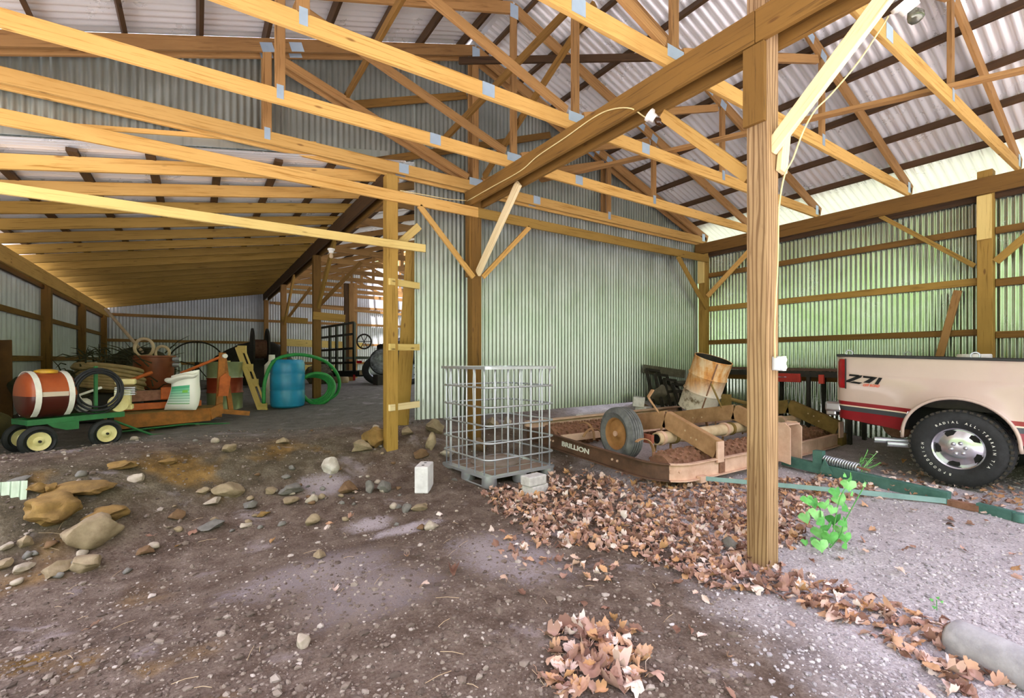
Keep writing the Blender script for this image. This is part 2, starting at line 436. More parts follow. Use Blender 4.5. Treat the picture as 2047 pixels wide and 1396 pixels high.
Y0, Y1 = -1.35, 6.2
for sgn, xe, nm in ((1, 9.2, 'ceiling'), (-1, -2.75, 'ceiling.001')):
    d = V((sgn, 0, -SL)) / csl; nrm = V((sgn * SL, 0, 1)) / csl
    L = abs(xe - GX) * csl
    corr(nm, V((GX, Y0, RZ)) + nrm * RS, (0, 1, 0), d, nrm, Y1 - Y0, lambda q, L=L: [(0, L)], M['galv_roof'], pitch=.1, amp=.014, lap=.8)
def roof_under(x): return top_chord(x) + RS * csl - .03
LTB, LTS = 3.84, .179                                # lean-to rafters: underside at girder, slope
def lt_under(x): return LTB - LTS * (2.07 - x)
def part_rng(q):
    x = -2.5 + q
    if x < 2.47: return [(lt_under(x) + .235, roof_under(x))]
    return [((.615 if x < 3.0 else .60 + .012 * (x - 2.4)), roof_under(x))]
corr('wall_back', (-2.5, 6.1, 0), (1, 0, 0), (0, 0, 1), (0, -1, 0), 4.97, part_rng, M['galv_wall'])
o_ = corr('wall_back.001', (2.47, 6.1, 0), (1, 0, 0), (0, 0, 1), (0, -1, 0), 6.37, lambda q: part_rng(q + 4.97), M['galv_wall'])
corr('wall_right', (8.83, -1.35, 0), (0, 1, 0), (0, 0, 1), (-1, 0, 0), 7.4, lambda q: [(gz(8.83, -1.35 + q) - .03, 3.85)], M['galv_right'], amp=.012)
# rear section and lean-to
BY = 19.15
corr('wall_rear', (-2.45, BY, 0), (1, 0, 0), (0, 0, 1), (0, -1, 0), 12.2, lambda q: [(.6, (lt_under(-2.45 + q) + .2) if q < 4.5 else 5.4)], M['galv_far'], pitch=.085, amp=.011, seg=6)
corr('wall_left', (-2.46, 6.2, 0), (0, 1, 0), (0, 0, 1), (1, 0, 0), 12.95, lambda q: [(.35, 2.86)], M['galv_far'], pitch=.23, amp=.012, seg=10)
dn = V((-1, 0, -LTS)).normalized(); nn = V((-LTS, 0, 1)).normalized()
corr('ceiling.002', V((2.3, 5.95, lt_under(2.3) + .14 + .05)), (0, 1, 0), dn, nn, 13.2, lambda q: [(0, 5.1)], M['galv_roof'], amp=.008, lap=.9)
# rear gable roof over the far bay (two slopes, ridge at x = 6)
RR = 6.4
for sgn, ln, nm in ((1, 3.6, 'ceiling.003'), (-1, 4.3, 'ceiling.004')):
    d = V((sgn, 0, -.3)).normalized(); n2 = V((sgn * .3, 0, 1)).normalized()
    corr(nm, V((RR, 6.45, 5.45)), (0, 1, 0), d, n2, 12.7, lambda q, ln=ln: [(0.75, ln)] , M['galv_roof'], pitch=.1, amp=.01, seg=6)

# ================================================================== TIMBER FRAME
def beam(name, mat, p0, p1, w, t, label, cat, group=None, up=(0, 0, 1), bevel=.004):
    o = obj(name, MB().board(p0, p1, w, t, up), M[mat], None, None, bevel)
    return tag(o, label, cat, group)
def post(x, y, ztop, mat, label, s=.15, group=None):
    g = gz(x, y)
    o = obj('support_post', MB().board((x, y, g - .12), (x, y, ztop), s, s, (0, 1, 0)), M[mat], None, None, .008)
    return tag(o, label, 'post', group)
# near centre post with its nailed-on plank
p = thing('support_post', (3.3, 1.77, gz(3.3, 1.77)), 'big rough square timber post nearest the camera, standing in dry leaves', 'post')
def post_mesh():
    m = MB(); m.board((3.3, 1.77, -.12), (3.3, 1.77, 4.05), .15, .15, (0, 1, 0)); return m
obj('timber', post_mesh(), M['wood_post'], p, None, .012)
obj('scab_plank', MB().board((3.206, 1.775, 3.06), (3.206, 1.775, 3.6), .15, .036, (0, 1, 0)), M['wood_brown'], p, None, .004)
obj('slanted_block', MB().board((3.365, 1.672, 2.73), (3.41, 1.665, 3.05), .036, .09, (0, 1, 0)), M['wood_pale'], p, None, .004)
p = thing('support_post', (3.3, 5.9, gz(3.3, 5.9)), 'brown timber post before the green partition, rising behind the wire cage', 'post')
obj('timber', MB().board((3.3, 5.9, .15), (3.3, 5.9, 3.83), .15, .15, (0, 1, 0)), M['wood_brown'], p, None, .008)
obj('side_plank', MB().board((3.206, 5.9, 2.62), (3.206, 5.9, 3.6), .13, .036, (0, 1, 0)), M['wood_brown'], p, None, .004)
post(2.07, 5.9, 3.8, 'wood_olive', 'weathered post with ladder rungs left of the partition edge')
post(2.07, 10.4, 3.62, 'wood_brown', 'brown post behind the green hose coil under the lean-to girder')
post(2.07, 14.9, 3.62, 'wood_orange', 'second brown post back along the lean-to girder')
post(2.07, 19.0, 3.62, 'wood_orange', 'farthest post of the lean-to girder against the rear wall')
for y, lb, top in ((5.9, 'corner post where partition and right wall meet, with short block nailed on', 3.84), (1.7, 'wall post on the right above the pickup bed', 3.95), (-1.2, 'right wall post beyond the pickup cab', 3.95)):
    p = thing('support_post', (8.735, y, gz(8.7, y)), lb, 'post')
    obj('timber', MB().board((8.735, y, gz(8.7, y) - .1), (8.735, y, top), .15, .15, (0, 1, 0)), M['wood_olive'], p, None, .006)
    obj('nailed_block', MB().board((8.635, y, 3.03), (8.635, y, 3.61), .14, .036, (0, 1, 0)), M['wood_yellow'], p, None, .004)
for i, y in enumerate((6.35, 9.2, 12.3, 15.6, 18.9)):
    post(-2.36, y, 3.02, 'wood_brown', ORD[i] + ' post from the front in the lean-to left wall', .14)

# centre girder: two planks either side of the posts
for x, nm, lb in ((3.205, 'wood_brown', 'left plank of the doubled centre girder, with the cream cable along it'), (3.395, 'wood_dark', 'shadowed right plank of the doubled centre girder')):
    t_ = thing('girder_plank', (x, 2, 3.61), lb, 'beam')
    obj('plank', MB().board((x, -1.35, 3.722), (x, 1.76, 3.722), .228, .038), M['wood_brown'], t_, None, .003)
    obj('plank', MB().board((x, 1.765, 3.722), (x, 5.98, 3.722), .228, .038), M['wood_brown'], t_, None, .003)
beam('eave_beam', 'wood_brown', (8.64, -1.35, 3.735), (8.64, 6.03, 3.735), .215, .038, 'long horizontal beam along the top of the right wall', 'beam')
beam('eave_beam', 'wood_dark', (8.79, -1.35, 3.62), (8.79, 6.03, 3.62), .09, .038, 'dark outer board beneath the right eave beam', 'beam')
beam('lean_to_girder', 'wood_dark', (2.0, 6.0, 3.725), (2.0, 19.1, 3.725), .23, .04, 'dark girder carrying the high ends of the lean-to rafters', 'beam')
beam('lean_to_girder', 'wood_brown', (2.15, 6.0, 3.725), (2.15, 19.1, 3.725), .23, .04, 'girder plank on the far side of the lean-to posts', 'beam')
beam('wall_beam', 'wood_gold', (-2.27, 6.1, 2.94), (-2.27, 19.1, 2.90), .24, .04, 'beam along the top of the lean-to left wall', 'beam')
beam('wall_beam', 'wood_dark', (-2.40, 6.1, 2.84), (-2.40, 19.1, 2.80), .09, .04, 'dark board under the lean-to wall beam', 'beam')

# girts
beam('partition_girt', 'wood_gold', (-2.3, 5.8, 3.52), (3.3, 5.8, 3.52), .14, .038, 'long girt crossing above the lean-to opening to the centre post', 'beam')
beam('partition_girt', 'wood_olive', (3.3, 5.8, 3.52), (8.72, 5.8, 3.52), .14, .038, 'girt across the green partition right of the centre post', 'beam')
beam('cross_rail', 'wood_yellow', (-2.3, 5.79, 2.905), (2.5, 5.79, 2.905), .1, .038, 'lower yellow rail across the lean-to opening, nailed to the ladder post', 'beam')
for z, w in ((3.19, .09), (2.5, .1), (1.81, .09), (1.12, .09)):
    nmz = {3.19: 'uppermost', 2.5: 'middle', 1.81: 'lower', 1.12: 'lowest'}[z]
    beam('wall_girt', 'wood_olive' if z == 2.5 else 'wood_brown', (8.79, 1.78, z), (8.79, 5.83, z), w, .04, nmz + ' girt of the right wall between corner post and truck post', 'beam')
    beam('wall_girt', 'wood_brown', (8.79, -1.1, z - .04), (8.79, 1.62, z - .04), w, .04, nmz + ' girt of the right wall nearer than the truck post', 'beam')
for i, z in enumerate((2.2, 1.45)):
    beam('wall_girt', 'wood_brown', (-2.41, 6.2, z), (-2.41, 19.1, z + .05), .09, .04, ('upper', 'lower')[i] + ' girt of the lean-to left wall', 'beam')
for i, z in enumerate((2.88, 2.08, 1.35)):
    beam('wall_girt', 'wood_orange', (-2.4, BY - .05, z), (9.6, BY - .05, z), .09, .04, ('top', 'middle', 'lowest')[i] + ' girt of the rear wall', 'beam')
beam('wall_girt', 'wood_orange', (2.2, BY - .05, 3.55), (9.6, BY - .05, 3.55), .09, .04, 'high girt on the bright far end of the rear wall', 'beam')
beam('rail_plank', 'wood_yellow', (2.6, 18.6, 2.1), (5.4, 18.6, 2.02), .26, .05, 'wide yellow plank on the rear wall behind the trailer gate', 'plank')
beam('rail_plank', 'wood_yellow', (2.3, 18.5, 1.2), (4.4, 18.5, 1.15), .22, .05, 'low yellow plank on the rear wall behind the hose coil', 'plank')
for X_, lb in ((5.0, 'reddish post on the far wall beside the trailer gate'), (7.6, 'reddish post far right on the rear wall')):
    post(X_, 18.3, 4.4, 'wood_orange', lb, .17)

# ------------------------------------------------------------------ trusses
TY = [6.0, 5.87, 4.90, 3.74, 2.51, 1.40, .22, -.95]
def plate_mb(c, w, h, ang, y):
    m = MB(); Mx = Matrix.Rotation(-ang, 3, 'Y')
    m.box((c[0], y, c[1]), (w, .003, h), Mx); return m
def build_truss(y, lab):
    t = thing('roof_truss', (GX, y, 3.84), lab, 'truss', 'roof trusses of the main shed')
    th = .038; a = math.atan(SL)
    obj('bottom_chord', MB().board((-2.2, y, 3.91), (8.75, y, 3.91), .14, th), M['wood_gold'], t, None, .003)
    for s in (-1, 1):
        ch = MB().board((GX, y, RZ), (GX + s * 5.5, y, RZ - SL * 5.5), .14, th)
        obj('top_chord', ch, M['wood_orange'], t, None, .003)
        vx = GX + s * 2.65
        obj('web_post', MB().board((vx, y, 3.97), (vx, y, top_chord(vx) - .07), .089, th, (1, 0, 0)), M['wood_orange'], t, None, .003)
        obj('diagonal_web', MB().board((GX + s * .12, y, 4.02), (vx - s * .12, y, top_chord(vx) - .1), .089, th), M['wood_orange'], t, None, .003)
    obj('king_post', MB().board((GX, y, 3.97), (GX, y, RZ - .05), .089, th, (1, 0, 0)), M['wood_orange'], t, None, .003)
    pl = [((GX, 3.97), .21, .1, 0), ((GX, RZ - .05), .12, .17, 0), ((2.23, 3.92), .13, .12, 0), ((4.38, 3.92), .13, .12, 0)]
    for s in (-1, 1):
        vx = GX + s * 2.65
        pl += [((vx, 3.95), .06, .13, 0), ((vx, top_chord(vx) - .03), .13, .1, -s * a), ((GX + s * 5.35, 3.96), .09, .15, 0), ((GX + s * 2.35, top_chord(GX + s * 2.35) - .02), .14, .1, -s * a)]
    for c, w, h, an in pl:
        obj('connector_plate', plate_mb(c, w, h, an, y - th / 2 - .002), M['plate'], t)
    return t
TL = ['roof truss tight against the partition sheet', 'second roof truss, just in front of the one on the partition', 'third roof truss from the partition', 'fourth roof truss from the partition', 'fifth roof truss from the partition, crossing just past the near post', 'sixth roof truss from the partition, above the pickup', 'seventh roof truss from the partition, almost overhead', 'last roof truss, over the camera']
tr0 = build_truss(TY[0], TL[0])
for y, lb in zip(TY[1:], TL[1:]): copy_thing(tr0, (GX, y, 3.84), 0, lb)
# purlins
def purlin(x, i, side):
    s = 1 if x > GX else -1
    nrm = V((s * SL, 0, 1)) / csl
    c = V((x, 0, top_chord(x))) + nrm * (.075 + .045)
    m = MB().board((c.x, Y0 + .1, c.z), (c.x, Y1 - .1, c.z), .088, .04, nrm)
    o = obj('roof_purlin', m, M['wood_dark'], None)
    tag(o, '%s roof purlin down the %s slope from the ridge' % (ORD[i], side), 'purlin', 'roof purlins')
for i in range(9): purlin(3.46 + .615 * i, i, 'right')
for i in range(9): purlin(3.14 - .615 * i, i, 'left')
# runners and sway braces in the roof
beam('sway_brace', 'wood_brown', (2.72, 5.83, 4.35), (3.36, 3.9, 5.25), .089, .038, 'diagonal sway brace rising from the partition truss toward the ridge', 'brace')
beam('sway_brace', 'wood_brown', (3.40, 5.8, 4.05), (3.40, 3.55, 5.1), .089, .038, 'steep sway brace between the king posts', 'brace')
beam('web_runner', 'wood_brown', (1.52, 6.0, 4.66), (1.52, 1.0, 4.66), .089, .038, 'runner board tied along the left truss diagonals', 'brace')
beam('web_runner', 'wood_orange', (4.1, 5.4, 4.02), (6.25, .7, 4.02), .038, .089, 'long pale runner laid slantwise over the truss chords on the right', 'brace')
beam('ridge_runner', 'wood_dark', (2.9, 5.6, 5.42), (5.2, 3.2, 5.02), .089, .038, 'dark brace slanting under the right roof slope', 'brace')
beam('gable_rail', 'wood_brown', (1.5, 6.05, 4.6), (3.25, 6.05, 5.28), .1, .03, 'slanting board on the gable sheet left of its centre post', 'brace')
beam('gable_rail', 'wood_brown', (1.9, 6.05, 4.0), (4.8, 6.05, 5.12), .1, .03, 'long slanting board on the gable sheet behind the girder', 'brace')
# knee braces
def knee(p0, p1, mat, lb, w=.089, t=.038, up=(0, 0, 1)):
    return beam('knee_brace', mat, p0, p1, w, t, lb, 'brace', None, up)
knee((3.3, 1.72, 2.88), (3.3, .98, 3.6), 'wood_pale', 'pale knee brace from the near post toward the camera, lamp at its top', .1, .045)
knee((3.3, 1.86, 2.74), (3.3, 2.62, 3.52), 'wood_gold', 'knee brace from the near post back toward the white lampholder', .089, .045)
knee((3.3, 5.8, 2.66), (3.3, 4.78, 3.62), 'wood_pale', 'bright new knee brace from the partition post up to the girder', .12, .04)
knee((3.23, 5.8, 2.6), (2.42, 5.8, 3.46), 'wood_gold', 'knee brace slanting left from the partition post to the girt', .07, .038)
knee((3.38, 5.8, 2.62), (4.2, 5.8, 3.46), 'wood_gold', 'knee brace slanting right from the partition post to the girt', .07, .038)
knee((8.68, 5.8, 2.5), (7.75, 5.8, 3.46), 'wood_olive', 'knee brace from the corner post left to the partition girt', .09, .038)
knee((8.68, 5.78, 2.75), (8.68, 4.75, 3.64), 'wood_gold', 'knee brace from the corner post along the right wall', .09, .038)
knee((8.68, 1.8, 2.7), (8.68, 2.85, 3.64), 'wood_olive', 'knee brace from the truck post back along the right wall', .06, .038)
knee((8.68, 1.6, 2.72), (8.68, .7, 3.64), 'wood_olive', 'knee brace from the truck post toward the camera side', .09, .038)
knee((8.74, 2.28, 1.0), (8.74, 1.98, 2.4), 'wood_orange', 'loose slanting board leaning on the right wall behind the pickup', .09, .03, (0, 1, 0))
knee((2.08, 10.3, 2.55), (2.08, 8.9, 3.62), 'wood_olive', 'long knee brace from the first back post toward the camera', .14, .05)
knee((2.08, 14.8, 2.5), (2.08, 13.2, 3.62), 'wood_gold', 'knee brace on the second back post', .12, .05)
knee((2.14, 10.45, 2.6), (3.0, 10.45, 3.6), 'wood_brown', 'upright slat brace beside the first back post', .08, .04)
knee((2.14, 14.9, 2.6), (2.8, 14.9, 3.6), 'wood_brown', 'upright slat brace beside the second back post', .08, .04)
knee((2.0, 5.82, 3.1), (1.0, 5.84, 3.46), 'wood_olive', 'short brace under the girt at the left of the ladder post', .07, .038) if False else None
beam('nailed_block', 'wood_olive', (1.98, 10.3, 2.36), (2.62, 10.3, 2.33), .16, .04, 'short board nailed across the first back post', 'block')
beam('nailed_block', 'wood_olive', (2.0, 14.8, 2.62), (2.7, 14.8, 2.6), .16, .04, 'short board nailed across the second back post', 'block')
# ladder between post and partition
for z, i in ((2.43, 0), (1.6, 1), (.83, 2)):
    beam('ladder_rung', 'wood_yellow' if i < 2 else 'wood_pale', (2.02, 5.81, z), (2.5, 6.0, z + .01), .085, .036, ('top', 'middle', 'bottom')[i] + ' rung nailed between the ladder post and the partition edge', 'rung')
beam('leaning_plank', 'wood_olive', (2.42, 6.45, .5), (2.5, 6.2, 3.0), .2, .04, 'wide mossy plank standing behind the ladder rungs', 'plank', None, (1, -.3, 0))
beam('short_plank', 'wood_yellow', (2.1, 6.0, 2.85), (2.5, 6.0, 3.25), .1, .04, 'short slanted offcut at the head of the ladder', 'plank')
# lean-to rafters and their purlins
ri = 0; yy = RF0
while yy < 19:
    o = obj('rafter', MB().board((2.3, yy, lt_under(2.3) + .07), (-2.75, yy, lt_under(-2.75) + .07), .14, .04), M['wood_gold'] if ri < 2 else M['wood_olive'], None)
    tag(o, '%s lean-to rafter counted from the front' % (ORD[ri] if ri < 20 else 'last'), 'rafter', 'lean-to rafters'); ri += 1; yy += RFS
for i, x in enumerate((2.0, 1.4, .8, .2, -.4, -1.0, -1.6, -2.2)):
    z = lt_under(x) + .14 + .02
    tag(obj('roof_purlin', MB().board((x, 6.1, z), (x, 19.1, z), .036, .085), M['wood_dark'], None), '%s lean-to purlin from the girder side, lying on the rafters' % ORD[i], 'purlin', 'lean-to purlins')
# flashing strip above the lean-to roof edge
m = MB().board((-2.5, 6.06, lt_under(-2.5) + .3), (2.1, 6.06, lt_under(2.1) + .3), .09, .006)
struct('trim_1', m, M['galv_wall'])
m = MB().board((-2.5, 6.05, lt_under(-2.5) + .365), (1.2, 6.05, lt_under(1.2) + .365), .045, .03)
tag(obj('edge_board', m, M['wood_gold']), 'thin board along the front edge of the lean-to roof', 'board')
# rear trusses
def rear_truss(y, lb):
    t = thing('rear_truss', (RR, y, 3.86), lb, 'truss', 'rear trusses beyond the lean-to girder')
    obj('bottom_chord', MB().board((2.3, y, 3.92), (9.9, y, 3.92), .12, .04), M['wood_orange'], t)
    for s, L in ((-1, 4.0), (1, 3.5)):
        obj('top_chord', MB().board((RR, y, 5.3), (RR + s * L, y, 5.3 - .3 * L), .12, .04), M['wood_orange'], t)
        obj('diagonal_web', MB().board((RR, y, 3.98), (RR + s * 1.8, y, 4.7), .08, .04), M['wood_orange'], t)
        obj('web_post', MB().board((RR + s * 1.8, y, 3.98), (RR + s * 1.8, y, 4.7), .08, .04, (1, 0, 0)), M['wood_orange'], t)
    obj('king_post', MB().board((RR, y, 3.98), (RR, y, 5.25), .08, .04, (1, 0, 0)), M['wood_orange'], t)
    return t
rt = rear_truss(7.2, 'first rear truss seen through the opening beside the ladder post')
for i in range(1, 10): copy_thing(rt, (RR, 7.2 + 1.25 * i, 3.86), 0, '%s rear truss back from the ladder post opening' % ORD[i])
for i, x in enumerate((2.9, 3.9, 4.9, 5.9, 6.9, 7.9)):
    z = 5.3 - .3 * abs(x - RR) + .1
    tag(obj('roof_purlin', MB().board((x, 6.6, z), (x, 19, z), .05, .085), M['wood_dark'], None), '%s rear roof purlin from the left' % ORD[i], 'purlin', 'rear roof purlins')
beam('flat_rail', 'wood_orange', (2.1, 16.9, 3.3), (9.5, 18.9, 3.3), .1, .04, 'reddish brace across the far end of the rear bay', 'brace')
# ================================================================== WIRE CAGE ON PALLET
def lerp(a, b, f): return a + (b - a) * f
cc = V((3.12, 4.98, 0)); ca = math.radians(4.5); cx_, cy_ = V((math.cos(ca), math.sin(ca), 0)), V((-math.sin(ca), math.cos(ca), 0))
W2, D2 = .51, .5
cz = gz(2.7, 4.5) + .005
def CP(u, v_, z): return cc + cx_ * u + cy_ * v_ + V((0, 0, cz + z))
def rrect(w, d, r, z, k=6):
    pts = []
    for sx, sy, a0 in ((1, 1, 0), (-1, 1, 90), (-1, -1, 180), (1, -1, 270)):
        for i in range(k + 1):
            a = math.radians(a0 + 90 * i / k); pts.append(CP(sx * (w - r) + r * math.cos(a), sy * (d - r) + r * math.sin(a), z))
    return pts
cage = thing('wire_cage', cc + V((0, 0, cz)), 'empty galvanised wire tank cage standing on its own metal pallet', 'cage')
m = MB()
top, bot = rrect(W2 + .01, D2 + .01, .06, .135), rrect(W2 + .01, D2 + .01, .06, .105)
b = len(m.v); nN = len(top); m.v += top + bot
m.face(range(nN)); m.face([nN + i for i in reversed(range(nN))])
for i in range(nN): m.face((i, nN + i, nN + (i + 1) % nN, (i + 1) % nN))
pal = obj('pallet_deck', m, M['galv_part'], cage, 30)
m = MB(); m.lathe([(.0, 0), (.30, 0), (.31, .02), (.26, .028), (0, .028)], frame(CP(.02, .08, .134), cx_, cy_), 32); obj('base_dish', m, pm('Dusty tan tray', '9d8f88', '7f7067', 4, .8), cage, 40)
m = MB()
for k in range(4): m.board(CP(-.42, -.36 + .24 * k, .1365), CP(.42, -.36 + .24 * k, .1365), .2, .004, cy_)
obj('floor_panel', m, pm('Brown dusty panel', '9a8478', '7b665b', 5, .8), cage)
for u in (-1, 0, 1):
    for v_ in (-1, 0, 1):
        if u == 0 and v_ == 0: continue
        m = MB(); c = CP(u * .435, v_ * .425, 0); wd = (.15 if u else .13, .15 if v_ else .13)
        m.lathe([(.0, 0), (.075, 0), (.088, .03), (.085, .105), (0, .105)], frame(c, cx_, cy_), 14)
        obj('pallet_foot', m, M['galv_part'], cage, 40)
obj('front_skid', MB().tube([CP(-.5, -.43, .012), CP(-.5, .43, .012)], .01, 6), M['galv_part'], cage)
for i, z in enumerate((.31, .495, .69, .895, 1.115)):
    obj('ring_bar', MB().tube(rrect(W2, D2, .09, z), .0105, 8, True), M['galv_part'], cage, 180)
m = MB(); tp = rrect(W2 + .012, D2 + .012, .05, 1.335)
for i in range(len(tp)):
    if (tp[i] - tp[(i + 1) % len(tp)]).length > 1e-4: m.board(tp[i], tp[(i + 1) % len(tp)], .032, .02, (0, 0, 1), .002)
obj('top_rail', m, M['galv_part'], cage)
RR2 = random.Random(3)
def vbar(u, v_, bend=0):
    o = cx_ * (0 if abs(v_) > abs(u) * 1.2 else (1 if u > 0 else -1)) * .018 + cy_ * (0 if abs(u) > abs(v_) * 1.2 else (1 if v_ > 0 else -1)) * .018
    P = [CP(u, v_, .12), CP(u, v_, .4), CP(u, v_, .75) , CP(u, v_, 1.05) + cx_ * bend, CP(u, v_, 1.25), CP(u, v_, 1.32) + o * .3]
    obj('upright_bar', MB().tube([p - o for p in P], .0088, 7), M['galv_part'], cage, 180)
for s in (-1, 1):
    for f in (-.78, -.42, -.08, .26, .6, .88): vbar(f * W2, s * D2, (.02 if s > 0 else 0) * RR2.uniform(-1, 1))
    for f in (-.82, -.45, -.1, .25, .6, .86): vbar(s * W2, f * D2, 0)

# ================================================================== BLOCKS
def block(c, dims, rz, mat, label, name='concrete_block', tilt=0, holes=False, group=None):
    Mx = Matrix.Rotation(rz, 3, 'Z') @ Matrix.Rotation(tilt, 3, 'X')
    m = MB().box(c, dims, Mx)
    o = obj(name, m, mat, None, None, .012)
    if holes:
        for k in (-.2, .2):
            h = MB().lathe([(0, 0), (.017, 0), (.017, .002), (0, .002)], Matrix.Translation(V(c) + Mx @ V((dims[0] * k, 0, dims[2] / 2 - .0005))) @ Mx.to_4x4(), 10)
            obj('core_hole', h, M['dark'], o)  # flat disc, shade of the core painted on the solid top
    return tag(o, label, 'block', group)
p = at(848, 938, 5.25); g = gz(p.x, p.y)
block((p.x, p.y, g + .135), (.30, .15, .29), .95, M['whiteblock'], 'white painted cinder block on the dirt left of the wire cage', 'cinder_block', .0, True)
p = at(1070, 960, 5.05); g = gz(p.x, p.y)
block((p.x, p.y, g + .05), (.26, .16, .11), .25, M['concrete'], 'lower of two pale bricks stacked before the wire cage')
block((p.x - .03, p.y - .01, g + .158), (.25, .15, .1), .12, M['concrete'], 'upper pale brick stacked before the wire cage')
p = at(1285, 806, 8.4); g = gz(p.x, p.y)
block((p.x, p.y, g + .07), (.26, .2, .15), .4, M['concrete'], 'lower pale block of the pair against the partition foot')
block((p.x - .07, p.y + .03, g + .235), (.27, .2, .17), .7, M['concrete'], 'upper tilted pale block of the pair against the partition foot', tilt=.12)
p = at_y(1150, 823, 5.75); g = gz(p.x, p.y)
block((p.x - .12, p.y, g + .035), (.5, .09, .07), .03, M['concrete'], 'flat pale slab piece lying along the partition foot', 'stone_slab')
p = at_y(1150, 815, 5.8); block((p.x + .1, p.y, gz(p.x + .1, p.y) + .05), (.1, .1, .1), .4, M['whiteblock'], 'small white cube of rubble at the partition foot', 'rubble_piece')

# ================================================================== CULTIPACKER ROLLER
PT = .055                                            # pitch of the machine up to the rear
def mz(y): return (y - 3.1) * PT
root = thing('field_roller', (6.1, 4.2, gz(6.1, 4.2)), 'rusty dusted farm roller with bent arms and a rubber tyre beside the cage', 'farm implement')
FZ = .25                                             # centre height of front rail
def chan(path, w=.175, fl=.05, th=.012, side=1):
    """C-channel following a path of (x, y): web plus two inward flanges"""
    m = MB()
    P = [V((x, y, FZ + mz(y))) for x, y in path]
    m.strip(P, w, th, (0, 0, 1))
    n = len(P)
    for zz in (-w / 2, w / 2):
        Q = []
        for i, q in enumerate(P):
            d = (P[min(i + 1, n - 1)] - P[max(i - 1, 0)]).normalized(); nn = d.cross(V((0, 0, 1))).normalized() * side
            Q.append(q + nn * fl / 2 + V((0, 0, zz)))
        b = len(m.v)
        for i, q in enumerate(Q):
            d = (P[min(i + 1, n - 1)] - P[max(i - 1, 0)]).normalized(); nn = d.cross(V((0, 0, 1))).normalized()
            for a, c in ((-1, -1), (1, -1), (1, 1), (-1, 1)): m.v.append(q + nn * (fl / 2 * a) + V((0, 0, th / 2 * c)))
        for i in range(n - 1):
            for k in range(4):
                k2 = (k + 1) % 4; m.face((b + 4 * i + k, b + 4 * i + k2, b + 4 * i + 4 + k2, b + 4 * i + 4 + k))
        m.face([b + k for k in (3, 2, 1, 0)]); m.face([b + 4 * (n - 1) + k for k in range(4)])
    return m
arc = [(4.38 - .4 * math.cos(a), 3.5 - .4 * math.sin(a)) for a in [math.radians(10 * i) for i in range(10)]]
obj('side_rail', chan([(3.98, 5.55), (3.98, 4.6), (3.98, 3.9)] + arc[:6]), pm('Dark brown worn rail', '6a4b3a', '4a3327', 5, .75), root)
obj('front_rail', chan(arc[5:] + [(5.2, 3.1), (6.2, 3.1)], side=1), M['rust_pink'], root)
obj('front_rail', chan([(6.3, 3.1), (7.2, 3.12), (8.1, 3.16)]), M['rust_pink'], root)
obj('joint_plate', MB().box((4.9, 3.083, FZ - .0), (.1, .014, .19)), M['rust_dark'], root)
obj('rail_end', MB().box((8.05, 3.14, FZ - .02), (.16, .1, .22)), M['rust_yellow'], root)
obj('side_rail', chan([(8.2, 3.3), (8.2, 5.5)], side=-1), M['rust_pink'], root)
Zr = .5
obj('rear_rail', MB().board((3.95, 5.55, Zr), (8.3, 5.55, Zr + .05), .1, .05).board((3.95, 5.5, Zr + .05), (8.3, 5.5, Zr + .1), .02, .1), M['rust_pink'], root)
obj('middle_rail', MB().board((4.0, 4.8, .40), (8.2, 4.8, .40), .09, .04), M['rust_pink'], root)
# bolts and lettering on the side rail
for y, dz in ((5.0, 0), (4.94, 0), (3.86, 0), (3.78, 0)):
    obj('bolt_head', MB().lathe([(0, 0), (.016, 0), (.014, .012), (0, .012)], frame((3.974, y, FZ + mz(y) + dz), (0, 1, 0), (0, 0, 1)) @ Matrix.Rotation(PI, 4, 'X') , 6), M['rust_pink'], root)
for a in (52, 66):
    r_ = math.radians(a); c = V((4.38 - .406 * math.cos(r_), 3.5 - .406 * math.sin(r_), FZ + .01))
    obj('bolt_head', MB().lathe([(0, 0), (.016, 0), (.014, .012), (0, .012)], frame(c, (math.sin(r_), -math.cos(r_), 0), (0, 0, 1)), 6), M['rust_pink'], root)
yl = 4.5
obj('side_lettering', text_mesh('BRILLION', .085, .002, frame((3.968, yl, FZ + mz(yl)), (0, -1, -PT), (0, 0, 1)), .0025, 1.45), M['white'], root)
# rollers
def roller(y, x0, x1, rad, z, nm):
    n = int((x1 - x0) / .085); prof = [(0, 0)]
    for i in range(n):
        a = i * .085; prof += [(rad - .03, a), (rad - .028, a + .012), (rad, a + .035), (rad, a + .048), (rad - .028, a + .073)]
    prof += [(rad - .03, n * .085), (0, n * .085)]
    m = MB().lathe(prof, frame((x0, y, z), (0, 1, 0), (0, 0, 1)), 28)
    o = obj(nm, m, M['rust_dark'], root, 50)
    m = MB()
    for i in range(n):
        for k in range(14):
            a = 2 * PI * (k + .5 * (i % 2)) / 14
            m.box((x0 + i * .085 + .042, y + math.cos(a) * (rad + .002), z + math.sin(a) * (rad + .002)), (.03, .028, .028), Matrix.Rotation(a, 3, 'X'))
    obj('roller_teeth', m, M['rust_dark'], o)['kind'] = 'stuff'
    return o
roller(3.42, 4.25, 8.1, .17, gz(5.5, 3.42) + .175, 'front_roller')
roller(5.2, 4.1, 8.2, .17, .36, 'rear_roller')
